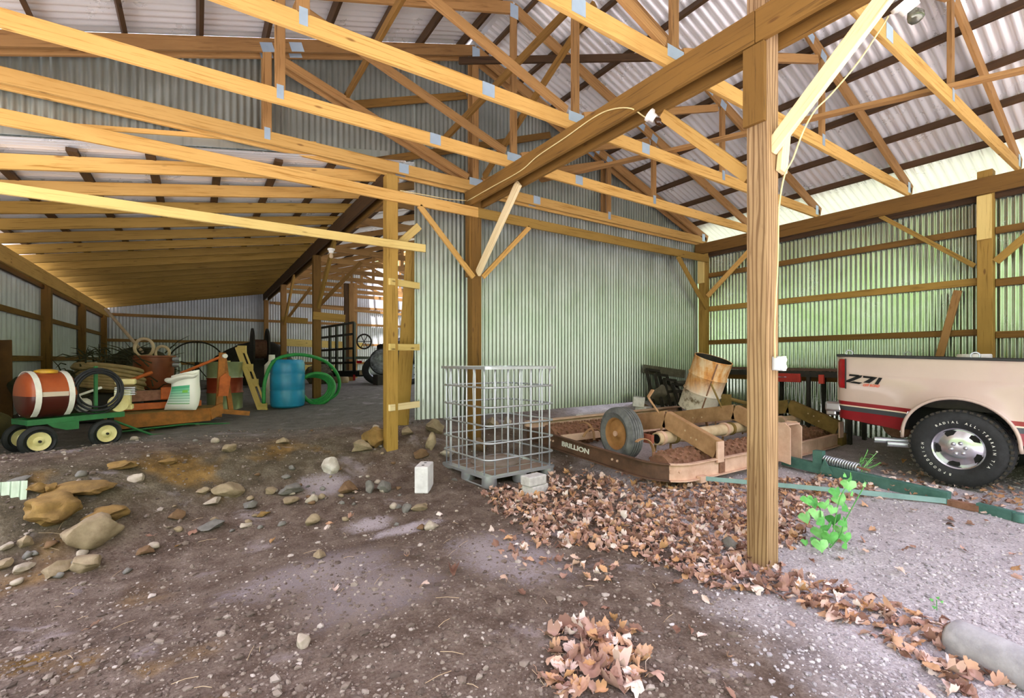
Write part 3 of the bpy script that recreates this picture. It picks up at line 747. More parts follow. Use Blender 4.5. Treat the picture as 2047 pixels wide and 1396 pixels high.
# bent arms
def arm(x):
    m = MB(); w, t_ = .2, .035
    pts = [V((x, 3.1, .43)), V((x, 3.8, .70)), V((x, 4.85, .50))]
    m.board(pts[0], pts[1], w, t_); m.board(pts[1] + V((0, .0, 0)), pts[2], w, t_)
    for a, b in ((0, 1), (1, 2)):
        d = (pts[b] - pts[a]).normalized(); up = V((1, 0, 0)).cross(d)
        if up.z < 0: up = -up
        for s in (-1, 1): m.board(pts[a] + up * s * w / 2 + V((.03, 0, 0)), pts[b] + up * s * w / 2 + V((.03, 0, 0)), .01, .085)
    o = obj('bent_arm', m, M['rust_yellow'] if x > 7 else M['rust'], root)
    m = MB()
    for y in (3.35, 3.42, 3.5, 4.3, 4.45):
        z = (.43 + (y - 3.1) * .386) if y < 3.8 else .70 - (y - 3.8) * .19
        m.lathe([(0, 0), (.011, 0), (.011, .003), (0, .003)], frame((x - .0185, y, z + R.uniform(-.03, .03)), (0, 1, 0), (0, 0, 1)) @ Matrix.Rotation(PI, 4, 'X'), 8)
    obj('bolt_row', m, M['cream'], o)
    obj('arm_foot', MB().board((x, 3.06, .30), (x, 3.06, .53), .12, .02, (1, 0, 0)), M['rust_pink'], root)
for x in (4.83, 6.33, 7.86): arm(x)
# rock shaft tube
ty, tz = 3.75, .485
m = MB().lathe([(.058, 0), (.075, 0), (.075, .07), (.075, 3.4), (0, 3.4)], frame((4.6, ty, tz), (0, 1, 0), (0, 0, 1)), 24)
obj('shaft_tube', m, M['cream'], root, 40)
obj('tube_bore', MB().lathe([(0, .02), (.059, .02)], frame((4.6, ty, tz), (0, 1, 0), (0, 0, 1)), 24), M['dark'], root)
for x, r_ in ((4.66, .088), (4.9, .09), (5.1, .085), (5.98, .095), (6.12, .09), (6.5, .09), (7.5, .092)):
    obj('shaft_collar', MB().lathe([(.075, 0), (r_, 0), (r_, .05), (.075, .05)], frame((x, ty, tz), (0, 1, 0), (0, 0, 1)), 20), M['rust_yellow'] if x in (4.9, 6.12) else M['rust_pink'], root, 40)
obj('wheel_arm', MB().board((4.5, 3.72, .49), (4.5, 4.12, .5), .1, .05), pm('Faded red paint', 'a8604c', '8e4e3d', 8, .7), root)
# tyre
def tyre(parent, c, rad, wd, rim_r, m_t, m_r, name='tyre', ax=(-1, 0, 0), grooves=4):
    """c = centre of the visible outer face side; axis points to the viewer side"""
    ax = V(ax).normalized(); sx = ax.cross(V((0, 0, 1))).normalized(); Mf = frame(V(c) - ax * wd, sx, V((0, 0, 1)) if sx.cross(V((0, 0, 1))).dot(ax) > 0 else -V((0, 0, 1)))
    pr = [(rim_r, wd * .12), (rim_r + .01, 0.02), (rim_r + (rad - rim_r) * .5, -.006), (rad - .035, .012)]
    n = grooves
    for i in range(n + 1):
        a, b = .022 + (wd - .044) * i / (n + 1), .022 + (wd - .044) * (i + 1) / (n + 1)
        pr += [(rad - .004 if i in (0, n) else rad, a + .004), (rad - .004 if i in (0, n) else rad, b - .004)]
        if i < n: pr += [(rad - .016, b - .002), (rad - .016, b + .002)]
    pr += [(rad - .035, wd - .012), (rim_r + (rad - rim_r) * .5, wd + .006), (rim_r + .01, wd - .02), (rim_r, wd * .88)]
    return obj(name, MB().lathe(pr, Mf, 48), m_t, parent, 40), Mf
wc = V((4.26, 4.11, .53)); wz = .325
ty_, Mf = tyre(root, wc, wz, .21, .195, M['rubber_grey'], None, 'rubber_tyre', (-.95, .13, 0))
rim = MB().lathe([(.198, .018), (.183, .025), (.17, .06), (.1, .075), (.06, .06), (.045, .03), (.0, .025)][::-1] , Mf @ Matrix.Translation((0, 0, .21)) @ Matrix.Rotation(PI, 4, 'X'), 32)
ro = obj('wheel_rim', rim, pm('Tan dusted rim', 'b48352', '96683c', 6, .75), root, 45)
obj('wheel_hub', MB().lathe([(0, -.02), (.028, -.02), (.035, .03), (.0, .03)], Mf @ Matrix.Translation((0, 0, .17)), 14), M['rust_pink'], ro, 40)
# curved spring tines
def tine(x, y, r_, z, a0, a1, side=1, w=.035):
    P = [V((x, y + side * r_ * math.cos(math.radians(a)), z + r_ * math.sin(math.radians(a)))) for a in [a0 + (a1 - a0) * i / 14 for i in range(15)]]
    obj('curved_tine', MB().strip(P, w, .009, (1, .0, 0)), M['rust'], root)
def tine_x(x, y, r_, z, a0, a1, w=.04):
    P = [V((x + r_ * math.cos(math.radians(a)), y, z + r_ * math.sin(math.radians(a)))) for a in [a0 + (a1 - a0) * i / 14 for i in range(15)]]
    obj('curved_tine', MB().strip(P, w, .01, (0, 1, 0)), M['rust'], root)
tine_x(4.42, 4.65, .2, .32, -5, 150); tine_x(4.95, 4.75, .18, .36, 0, 150)
tine_x(4.2, 3.62, .2, .34, -5, 120); tine_x(6.4, 4.4, .2, .38, 0, 150)
for x in (4.75, 5.05, 5.55, 5.85, 6.2, 6.7, 7.2): tine(x, 3.72, .17, .33, 95, 190 if x % .3 > .15 else 175, -1)
for x in (4.5, 5.2, 5.9, 6.6, 7.3): tine(x, 4.9, .19, .38, -10, 120, -1)
# levers
obj('crank_lever', MB().strip([(4.86, 3.86, .70), (4.74, 3.95, .92), (4.72, 3.97, .97)], .03, .012, (1, 0, 0)).strip([(4.72, 3.97, .97), (4.78, 3.95, 1.06)], .04, .02, (0, 1, 0)), M['rust'], root)
obj('flat_lever', MB().strip([(6.33, 3.98, .74), (6.16, 4.05, 1.1)], .035, .01, (1, 0, 0)), M['rust_yellow'], root)
# draw bracket on the front rail
m = MB()
for x in (6.02, 6.3): m.prism([(-.1, -.1), (.12, -.14), (.12, .3), (.06, .36), (-.05, .36), (-.1, .28)], frame((x, 3.0, .3), (0, -1, 0), (0, 0, 1)), .02)
m.box((6.16, 2.98, .64), (.3, .14, .014))
obj('draw_bracket', m, M['rust_pink'], root)
obj('gusset', MB().prism([(0, 0), (.25, 0), (0, .3)], frame((6.0, 3.05, .2), (-1, 0, 0), (0, 0, 1)), .014), M['rust_pink'], root)
# hydraulic piece between arms
obj('hydraulic_clevis', MB().box((6.95, 4.3, .8), (.03, .16, .2)).tube([(6.95, 4.3, .84), (7.5, 4.1, .7)], .03, 8), M['rust_yellow'], root)
# tongue
tg = 'tongue_beam'
obj(tg, MB().board((6.18, 3.05, .17), (6.0, 1.42, .105), .12, .08), M['green_paint'], root, None, .006)
obj('tongue_shank', MB().board((6.0, 1.5, .07), (5.95, 1.05, .065), .06, .06), M['rust_dark'], root)
obj('hitch_eye', MB().board((5.97, 1.22, .07), (5.93, .98, .06), .1, .06).lathe([(0, 0), (.05, 0), (.05, .07), (0, .07)], Matrix.Translation((5.93, .95, .03)), 16), M['green_paint'], root, 40)
obj('spring_bracket', MB().board((6.14, 2.62, .18), (6.14, 2.62, .36), .1, .09, (0, 1, 0)).prism([(0, 0), (.14, 0), (.05, .17)], frame((6.07, 2.58, .12), (0, -1, 0), (0, 0, 1)), .012), M['green_paint'], root)
sp_ = [];  A_, B_ = V((6.14, 2.56, .27)), V((6.12, 2.2, .235)); dd = (B_ - A_).normalized(); s1 = dd.cross(V((0, 0, 1))).normalized(); s2 = s1.cross(dd)
for i in range(14 * 10 + 1):
    a = 2 * PI * i / 10; sp_.append(A_.lerp(B_, i / 140) + s1 * .042 * math.cos(a) + s2 * .042 * math.sin(a))
obj('coil_spring', MB().tube(sp_, .0095, 6), M['galv_part'], root, 180)
obj('spring_rod', MB().tube([A_ - dd * .05, B_ + dd * .1], .014, 8), M['rust_dark'], root)
obj('side_strap', MB().board((4.52, 3.05, .165), (5.55, 2.0, .1), .045, .01).board((5.55, 2.0, .1), (5.98, 1.42, .08), .05, .012), M['teal'], root)
obj('strap_clip', MB().box((4.5, 3.06, .16), (.12, .05, .07)), M['rust_pink'], root)

# ================================================================== RUSTY DRUM
def drum_profile(h, r):
    p = [(r - .012, h), (r, h + .004), (r + .006, h - .006), (r, h - .016)]
    for f in (.67, .36): p += [(r, h * f + .025), (r + .016, h * f), (r, h * f - .025)]
    return p + [(r, .014), (r + .006, .006), (r, 0), (0, .008)]
pd = at(1392, 818, 7.75)
dr = thing('steel_drum', pd, 'open rusty orange steel drum leaning in the corner behind the farm roller', 'drum')
td = Matrix.Translation(pd) @ Matrix.Rotation(math.radians(20), 4, V((.36, .02, 0)).normalized())
t = NT('Rusted drum paint'); v = t.coord('Object'); sepz = t.new('ShaderNodeSeparateXYZ'); t.link(v, sepz.inputs[0])
nn_ = t.noise(v, 3.5, 8, .7); st = t.noise(t.coord('Object', (6, 6, .8)), 2, 6, .6)
c_ = t.ramp(t.math('ADD', t.math('MULTIPLY', nn_, .5), t.math('MULTIPLY', st, .5)), [(.35, lin('a8602a')), (.47, lin('d99a58')), (.6, lin('ecd0a8'))])
hz = t.ramp(t.math('ADD', t.math('SUBTRACT', sepz.outputs[2], pd.z), t.math('MULTIPLY', nn_, .5)), [(.5, (1, 1, 1, 1)), (.72, (0, 0, 0, 1))])
c_ = t.mix(hz, c_, t.ramp(nn_, [(.38, lin('7a6550')), (.46, lin('d6c9bd')), (.7, lin('ece4dc'))]))
M['drum'] = t.fin(c_, .75)
obj('drum_shell', MB().lathe(drum_profile(.88, .29), td, 40), M['drum'], dr, 50)
obj('drum_inside', MB().lathe([(.278, .88), (.28, .02), (0, .02)], td, 40), M['blacksoft'], dr, 50)
obj('drum_seam', MB().board(td @ V((-.2, -.215, .02)), td @ V((-.2, -.215, .86)), .02, .006, td.to_3x3() @ V((.7, -.7, 0))), M['rust_dark'], dr)

# ================================================================== DARK STEEL FRAMES AND BENCH IN THE CORNER
q0 = at_y(1300, 745, 5.85); zb = gz(q0.x, 5.5)
for k in range(4):
    y = 5.94 - .1 * k; x0 = q0.x + .12 * k; zt = 1.27 - .09 * k
    m = MB(); m.board((x0, y - .2, zb + .02), (x0, y, zt), .05, .04, (1, 0, 0)).board((x0 + .35, y - .2, zb + .02), (x0 + .35, y, zt - .06), .05, .04, (1, 0, 0)).board((x0, y - .1, zb + .4), (x0 + .36, y - .1, zb + .4), .05, .03).board((x0, y, zt), (x0 + .36, y, zt - .04), .05, .04)
    tag(obj('farm_gate', m, M['blacksoft']), '%s dark steel gate leaning on the partition by the drum, counted from the wall' % ORD[k], 'gate', 'dark steel gates in the corner')
tag(obj('grey_board', MB().board((q0.x + .02, 6.03, 1.28), (q0.x + 1.25, 6.03, 1.16), .16, .03), pm('Grey brown board', '6f6a5c', '544f44', 6, .8)), 'grey brown board lying along the top of the dark steel gates', 'board')
tag(obj('grey_board', MB().board((q0.x + .6, 5.99, .98), (q0.x + 1.25, 5.99, .98), .1, .03), pm('Dull grey board', '6a655c', '4c4842', 6, .8)), 'dull grey board lower down behind the rusty drum', 'board')
bx = 8.55
bn = thing('work_bench', (8.45, 4.4, gz(8.5, 4.4)), 'dark metal work bench along the right wall with a red drawer', 'bench')
zt = 1.3
obj('bench_top', MB().board((8.4, 5.6, zt), (8.4, 3.0, zt - .02), .035, .6, (0, 0, 1)), pm('Worn bench top', '6a4a3c', '4b362c', 5, .7), bn)
obj('bench_apron', MB().board((8.12, 5.6, zt - .07), (8.12, 3.0, zt - .09), .09, .03), M['blacksoft'], bn)
for y in (5.4, 4.3, 3.62, 3.05):
    for x in (8.13, 8.66):
        obj('leg', MB().board((x, y, gz(8.5, y) - .02), (x, y, zt - .03), .05, .05, (1, 0, 0)), M['blacksoft'], bn)
dw = obj('drawer', MB().box((8.11, 4.02, zt - .15), (.05, .58, .14)), pm('Red drawer paint', 'b4322a', '9a261f', 6, .5), bn, None, .006)
obj('drawer_handle', MB().tube([(8.08, 3.94, zt - .14), (8.055, 3.96, zt - .14), (8.055, 4.08, zt - .14), (8.08, 4.1, zt - .14)], .008, 6), M['chrome'], dw)
obj('red_clamp', MB().box((8.1, 3.42, zt - .16), (.05, .07, .14)), pm('Red clamp paint', 'c03a2c', None, 1, .5), bn)
p = at_y(1450, 800, 5.0)
gm = MB().rock((7.5, 5.75, gz(7.5, 5.75) + .22), (.55, .2, .3), 77, 3)
tag(obj('scrap_heap', gm, pm('Dusty grey scrap', '7d776a', '5a554c', 5, .85), None, 60), 'dusty grey heap behind the rusty drum', 'scrap heap')
# ================================================================== PICKUP TRUCK
TX, TYY, PCH = 7.53, 1.49, .04
TZ = gz(6.6, 1.49) + .0
def TP(l, w_, z): return V((TX + w_, TYY - l, TZ + z - l * PCH))
truck = thing('pickup_truck', TP(.8, 0, 0), 'tan and dark red pickup truck parked by the right wall, bed toward the corner', 'truck')
M['tan'] = pm('Tan body paint', 'c3aea4', 'bca79d', 2, .28)
M['tan'].node_tree.nodes['Principled BSDF'].inputs['Coat Weight'].default_value = .4
M['red'] = pm('Dark red body paint', '8e1420', '7c0f1a', 2, .3)
M['stripe'] = pm('Grey side stripe', '3c4046', None, 1, .5)
M['pin'] = pm('Pale pinstripe', 'd9c9b4', None, 1, .5)
M['lens'] = pm('Red lamp lens', 'b3121c', '8c0c14', 9, .15)
M['glass'] = pm('Dark cab glass', '20262a', None, 1, .05, 0)
L0, L1 = -1.12, .86
def bnd(l): return .79 - .024 * (l - L0)
def low(l):
    if l < -.45: return .575 - .09 * (l - L0)
    return .52
def archz(l, c=0.0, r=.455):
    d = abs(l - c)
    if d >= r: return -9
    return .50 + math.sqrt(max(0, r * r - d * d)) * (.43 / r)
def rowz(l):
    b = bnd(l); lo = low(l)
    return [lo, lo + .03, b - .115, b - .06, b - .045, b, b + .02, .90, 1.0, 1.1, 1.12, 1.13, 1.2, 1.28, 1.315, 1.333]
RMAT = [1, 1, 2, 3, 1, 0, 0, 0, 0, 0, 0, 0, 0, 0, 0]
def side_mesh(sg):
    m = MB()
    ls = [L0, L0 + .02, L0 + .05] + [L0 + .09 + .07 * i for i in range(8)]
    ls += [-.455 * math.cos(PI * i / 30) for i in range(31)] + [.5, .55, .62, .7, .78, L1]
    ls = sorted(set(round(x, 4) for x in ls)); prev = None
    for l in ls:
        az = archz(l); col = []
        for z in rowz(l):
            zz = max(z, az)
            wo = .945 - .02 * ((zz - .95) / .4) ** 2 - (.012 if zz < bnd(l) - .06 else 0)
            if .0 < zz - 1.115 < .02: wo -= .006
            e = math.hypot(l, max(0, zz - .5) * .455 / .43) - .455
            wo += .05 * math.exp(-max(0, e) / .07) if e < .3 else 0
            if l < L0 + .08: wo -= .05 * (1 - (l - L0) / .08) ** 2
            col.append(len(m.v)); m.v.append(TP(l, sg * wo, zz))
        if prev:
            for k in range(len(col) - 1):
                q = (prev[k], col[k], col[k + 1], prev[k + 1])
                if (m.v[q[1]] - m.v[q[2]]).length < 1e-6 and (m.v[q[0]] - m.v[q[3]]).length < 1e-6: continue
                m.m = RMAT[k]; m.face(q if sg > 0 else q[::-1])
        prev = col
    m.m = 0; return m
for sg, nm in ((-1, 'bed_side'), (1, 'bed_side')):
    obj(nm, side_mesh(sg), [M['tan'], M['red'], M['stripe'], M['pin']], truck, 40)
# arch lip
for sg in (-1,):
    P = [TP(-.455 * math.cos(PI * i / 24), sg * .99, .50 + .43 * math.sin(PI * i / 24)) for i in range(25)]
    obj('wheel_lip', MB().tube([TP(-.46, sg * .975, .45)] + P + [TP(.46, sg * .975, .45)], .017, 8), M['tan'], truck, 180)
    obj('mud_flap_edge', MB().board(TP(-.47, sg * .96, .50), TP(-.40, sg * .96, .74), .02, .05, (0, 1, 0)), M['chrome'], truck)
# rail caps, tailgate, floor, inner walls
for sg in (-1, 1):
    obj('rail_cap', MB().board(TP(L0, sg * .90, 1.343), TP(L1, sg * .90, 1.343), .03, .1), M['black'], truck, None, .006)
    obj('inner_wall', MB().board(TP(L0 + .05, sg * .84, 1.08), TP(L1, sg * .84, 1.08), .5, .02), M['blacksoft'], truck)
obj('tailgate', MB().board(TP(L0 - .0, -.86, 1.06), TP(L0 - .0, .86, 1.06), .54, .06), M['tan'], truck, None, .01)
obj('tailgate_cap', MB().board(TP(L0, -.86, 1.345), TP(L0, .86, 1.345), .03, .075), M['black'], truck)
obj('bed_floor', MB().board(TP(L0 + .02, 0, .82), TP(L1, 0, .82), .04, 1.7), M['blacksoft'], truck)
obj('front_bed_wall', MB().board(TP(L1 - .02, -.86, 1.06), TP(L1 - .02, .86, 1.06), .54, .05), M['blacksoft'], truck)
for sg in (-1, 1):
    m = MB(); P = []
    for i in range(7):
        f = i / 6; P.append((L0 - .004 + .10 * f ** 1.6, .955 - .062 * (1 - f) ** 1.6))
    b = len(m.v)
    for l, wv in P:
        for z in (.945, 1.0, 1.15, 1.26, 1.30): m.v.append(TP(l + (.012 if z in (.945, 1.30) else 0), sg * wv, z))
    for i in range(6):
        for k in range(4): m.face((b + 5 * i + k, b + 5 * i + 5 + k, b + 5 * i + 6 + k, b + 5 * i + 1 + k))
    obj('tail_lamp', m, M['lens'], truck, 60)
    obj('lamp_frame', MB().board(TP(L0 + .1, sg * .957, .94), TP(L0 + .1, sg * .957, 1.305), .012, .01, (0, 1, 0)), M['black'], truck)
obj('rear_bumper', MB().board(TP(L0 - .1, -.86, .66), TP(L0 - .1, .86, .66), .16, .12), M['chrome'], truck, None, .02)
obj('bumper_end', MB().board(TP(L0 - .06, -.9, .70), TP(L0 - .06, -.8, .70), .13, .2), M['chrome'], truck, None, .03)
obj('bumper_bracket', MB().board(TP(L0 - .05, -.5, .56), TP(L0 - .05, .5, .56), .1, .1), M['blacksoft'], truck)
for q_ in (at(1747, 879, 5.5), at(1773, 887, 5.4)):
    fr = frame(q_, (.85, .5, 0), (0, .0, 1)); fr = frame(q_, (0, 0, 1), (.95, .3, 0)) if False else fr
    if fr.to_3x3().col[2].y > 0: fr = frame(q_, (-.85, -.5, 0), (0, 0, 1))
    o = obj('exhaust_pipe', MB().lathe([(.026, 0), (.031, 0), (.033, .004), (.033, .34), (0, .34)], fr, 18), M['galv_part'], truck, 40)
    obj('pipe_bore', MB().lathe([(0, .02), (.027, .02)], fr, 18), M['dark'], o)
obj('fuel_tank', MB().lathe([(0, 0), (.14, 0), (.16, .04), (.16, .4), (0, .4)], frame(TP(-.75, -.2, .47), (0, 1, 0), (0, 0, 1)), 20), M['rust_dark'], truck, 40)
obj('frame_rail', MB().board(TP(-1.0, -.45, .55), TP(4.0, -.45, .55), .14, .08).board(TP(-1.0, .45, .55), TP(4.0, .45, .55), .14, .08), M['blacksoft'], truck)
obj('rear_axle', MB().tube([TP(0, -.75, .40), TP(0, .75, .40)], .05, 10), M['blacksoft'], truck)
obj('wheel_well', MB().board(TP(-.47, -.70, .78), TP(.47, -.70, .78), .5, .02).board(TP(-.42, -.72, .97), TP(.42, -.72, .97), .02, .3), M['dark'], truck)
for l, wv in ((-1.0, -.9), (.12, -.9), (-.95, .88)):
    obj('tie_down', MB().tube([TP(l + .035 * math.cos(a), wv, 1.375 + .035 * math.sin(a)) for a in [2 * PI * i / 14 for i in range(14)]], .008, 6, True).box(TP(l, wv, 1.35), (.03, .05, .02)), M['galv_part'], truck, 60)
# decal
def dq(px, py): return (-1.03 + .38 * (px - 105) / 1000, 1.005 + .115 * (402 - py) / 232)
def decal(polys, mat, nm):
    m = MB()
    for pl in polys:
        q = [dq(*p_) for p_ in pl]; b = len(m.v)
        for l, z in q: m.v.append(TP(l, -.951, z))
        m.face([b + i for i in range(len(q))])
    return obj(nm, m, mat, truck)
decal([[(230, 170), (500, 180), (470, 222), (220, 218)], [(480, 190), (590, 185), (550, 240), (230, 372), (105, 376), (130, 335)], [(345, 342), (590, 358), (500, 402), (215, 379)],
       [(605, 190), (880, 204), (832, 250), (600, 240)], [(870, 204), (985, 213), (770, 362), (605, 352), (640, 330)], [(1010, 215), (1105, 217), (995, 380), (905, 375)]], M['dark'], 'side_decal')
l_, z_ = dq(810, 418)
obj('decal_lettering', text_mesh('OFF ROAD', .042, .0008, frame(TP(l_, -.9515, z_), (0, -1, -PCH), (0, 0, 1)), .0012, .8, .3), pm('Coral lettering', 'e5664a', None, 1, .6), truck)
# wheels
M['tread'] = pm('Muddy tread', '4a443c', '2c2925', 9, .9)
def alloy(parent, Mf, wd):
    Mo = Mf @ Matrix.Translation((0, 0, wd)) 
    lip = MB().lathe([(.212, -.03), (.218, -.012), (.212, -.004), (.200, -.014), (.188, -.05), (.12, -.028), (.09, -.02), (.0, -.02)], Mo, 40)
    rm = obj('alloy_rim', lip, M['chrome'], parent, 30)
    for k in range(5):
        a = 2 * PI * k / 5 + .25; ca_, sa = math.cos(a), math.sin(a)
        T_ = lambda r_, s_: (ca_ * r_ - sa * s_, sa * r_ + ca_ * s_)
        m = MB().prism([T_(.115, -.006), T_(.165, -.078), T_(.183, -.05), T_(.190, .0), T_(.178, .022), T_(.122, .014)], Mo @ Matrix.Translation((0, 0, -.047)), .012)
        obj('rim_window', m, M['dark'], rm)  # dark patch stands for the shade inside an open window
    for k in range(6):
        a = 2 * PI * k / 6 + .2
        obj('lug_nut', MB().lathe([(.019, -.022), (.019, -.008), (.012, .0), (0, .002)], Mo @ Matrix.Translation((.058 * math.cos(a), .058 * math.sin(a), 0)), 12), M['chrome'], rm, 50)
def truck_wheel(l, sg, letters=False):
    c = TP(l, sg * .985, .405)
    ty, Mf = tyre(truck, c, .405, .255, .212, M['rubber'], None, 'truck_tyre', (sg, 0, 0), 4)
    # tread blocks along both shoulders
    m = MB()
    for k in range(46):
        a = 2 * PI * k / 46
        for dz in (.024, .231): 
            Mx = Mf @ Matrix.Rotation(a + (.06 if dz > .1 else 0), 4, 'Z')
            m.box(Mx @ V((.396, 0, dz)), (.02, .03, .045), Mx.to_3x3())
    obj('tread_blocks', m, M['tread'], ty)['kind'] = 'stuff'
    alloy(truck, Mf, .255 if False else .235)
    if letters:
        for word, r_, a0, a1, sz in (('BFGOODRICH', .278, 259, 176, .034), ('RADIAL ALL-', .276, 126, 53, .032), ('TERRAIN T/A', .276, 44, -32, .032)):
            for i, chh in enumerate(word):
                if chh == ' ': continue
                a = math.radians(a0 + (a1 - a0) * i / (len(word) - 1))
                rad = V((0, -math.cos(a), math.sin(a)))
                tan = V((0, -math.sin(a), -math.cos(a)))
                cpos = c + V((-.0045, 0, 0)) + rad * r_
                me = text_mesh(chh, sz, .0015, frame(cpos, tan, rad), .0004, .95)
                obj('tyre_letter', me, M['white'], ty)
truck_wheel(0, -1, True); truck_wheel(0, 1); truck_wheel(3.35, -1); truck_wheel(3.35, 1)
# cab and nose (beyond the frame)
prof = [(.9, .52), (.9, 1.36), (1.0, 1.86), (1.9, 1.9), (2.45, 1.82), (2.98, 1.36), (4.15, 1.28), (4.3, 1.1), (4.3, .55), (3.85, .5), (3.75, .8), (3.35, .95), (2.95, .8), (2.85, .5)]
m = MB(); Mx = Matrix(((0, 0, 1, 0), (-1, 0, 0, 0), (-PCH, 1, 0, 0), (0, 0, 0, 1))); Mx.translation = TP(0, -.93, 0)
m.prism(prof, Mx, 1.86)
obj('cab_body', m, M['tan'], truck, None, .03)
for sg in (-1, 1):
    Mx2 = Mx.copy(); Mx2.translation = TP(0, sg * .934 - .004, 0)
    obj('side_window', MB().prism([(1.05, 1.4), (1.1, 1.8), (2.35, 1.78), (2.8, 1.4)], Mx2, .008), M['glass'], truck)
    Mx2 = Mx.copy(); Mx2.translation = TP(0, sg * .936 - .004, 0)
    obj('lower_panel', MB().prism([(.9, .53), (.9, .75), (2.86, .68), (2.86, .53)], Mx2, .008), M['red'], truck)
obj('front_bumper', MB().board(TP(4.36, -.9, .6), TP(4.36, .9, .6), .2, .12), M['chrome'], truck, None, .02)
# white bucket lying in the bed
p = TP(-.18, .55, 1.352)
bk = thing('plastic_bucket', TP(-.15, .35, .85), 'white plastic bucket showing above the pickup bed rail', 'bucket')
obj('bucket_body', MB().lathe([(0, 0), (.13, 0), (.15, .5), (.158, .505), (.158, .54), (.15, .55), (0, .55)], Matrix.Translation(TP(-.15, .35, .845)), 28), M['white'], bk, 40)
obj('bucket_band', MB().lathe([(.153, .44), (.16, .445), (.16, .46), (.153, .465)], Matrix.Translation(TP(-.15, .35, .845)), 28), M['white'], bk, 40)
# ================================================================== LEAN-TO: SPRAYER CART
cd = V((.86, .51, 0)).normalized(); cn = V((.51, -.86, 0)).normalized()   # along the cart, toward the aisle
c0 = V((-1.40, 7.27, 0)); g0 = gz(-1.4, 7.27)
def CT(u, v_, z): return c0 + cd * u + cn * v_ + V((0, 0, g0 + z))
cart = thing('sprayer_cart', CT(.3, 0, 0), 'small green sprayer cart with a red tank on yellow wheels', 'cart')
def small_wheel(u, v_, r_=.165, wd=.09):
    c = CT(u, v_, r_ - .01)
    ty, Mf = tyre(cart, c, r_, wd, .1, M['rubber'], None, 'cart_tyre', cn, 3)
    o = obj('wheel_disc', MB().lathe([(.1, -.012), (.098, -.004), (.085, -.012), (.05, -.02), (.03, -.006), (0, -.006)], Mf @ Matrix.Translation((0, 0, wd)), 24), M['yellow'], ty, 40)
    obj('axle_cap', MB().lathe([(.014, -.008), (.014, .012), (0, .014)], Mf @ Matrix.Translation((0, 0, wd)), 10), M['blacksoft'], ty)
small_wheel(-.13, .22); small_wheel(.48, .2); small_wheel(.62, -.16, .15); small_wheel(-.1, -.25)
obj('cart_frame', MB().board(CT(-.22, .17, .36), CT(.66, .17, .37), .06, .04).board(CT(-.22, -.17, .36), CT(.66, -.17, .37), .06, .04).board(CT(-.2, -.17, .36), CT(-.2, .17, .36), .05, .04).board(CT(.62, -.17, .36), CT(.62, .17, .36), .05, .04), M['green_cart'], cart)
obj('axle_plate', MB().prism([(-.12, 0), (.16, 0), (.16, -.09), (.05, -.09), (-.06, -.05)], frame(CT(.05, .19, .34), cd, (0, 0, 1)), .015), M['green_cart'], cart)
obj('axle', MB().tube([CT(-.13, .2, .15), CT(-.13, -.24, .15)], .015, 8).tube([CT(.6, .19, .15), CT(.7, -.15, .14)], .015, 8).board(CT(.6, 0, .15), CT(.6, 0, .36), .05, .05, cn).board(CT(-.13, 0, .15), CT(-.13, 0, .36), .05, .05, cn), M['blacksoft'], cart)
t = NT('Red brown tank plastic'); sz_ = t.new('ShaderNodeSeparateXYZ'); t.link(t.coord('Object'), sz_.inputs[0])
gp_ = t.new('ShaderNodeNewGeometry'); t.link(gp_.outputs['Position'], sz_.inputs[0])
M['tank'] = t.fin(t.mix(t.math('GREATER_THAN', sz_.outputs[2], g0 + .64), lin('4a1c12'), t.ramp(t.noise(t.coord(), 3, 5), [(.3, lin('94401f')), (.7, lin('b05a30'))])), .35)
tm = frame(CT(-.26, 0, .64), cn, (0, 0, 1)); 
ax_m = frame(CT(-.22, 0, .645), cn, (0, 0, 1)); 
if ax_m.to_3x3().col[2].dot(cd) < 0: ax_m = frame(CT(-.22, 0, .645), -cn, (0, 0, 1))
prof = [(0, 0), (.15, .0), (.22, .02), (.25, .06)] + [(.25 + (.004 if i % 2 else 0), .06 + .30 * i / 8) for i in range(1, 8)] + [(.25, .37), (.22, .41), (.15, .43), (0, .43)]
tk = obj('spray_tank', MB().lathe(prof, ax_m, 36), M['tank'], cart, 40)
obj('tank_lid', MB().lathe([(.09, 0), (.1, .0), (.1, .03), (.05, .045), (0, .045)], Matrix.Translation(CT(.0, 0, .885)), 24), pm('Yellow lid', 'd8a82e', 'b98a20', 8, .5), tk, 40)
obj('tank_strip', MB().board(CT(-.12, .252, .66), CT(.1, .252, .66), .05, .006), pm('Pale tank strip', 'cdbfae', None, 1, .5), tk)
for u in (-.15, .13):
    P = [CT(u, 0, .645) + cn * .262 * math.cos(a) + V((0, 0, .262 * math.sin(a))) for a in [math.radians(-60 + 15 * i) for i in range(21)]]
    obj('tank_strap', MB().strip(P, .05, .005, cd), M['white'], cart, 60)
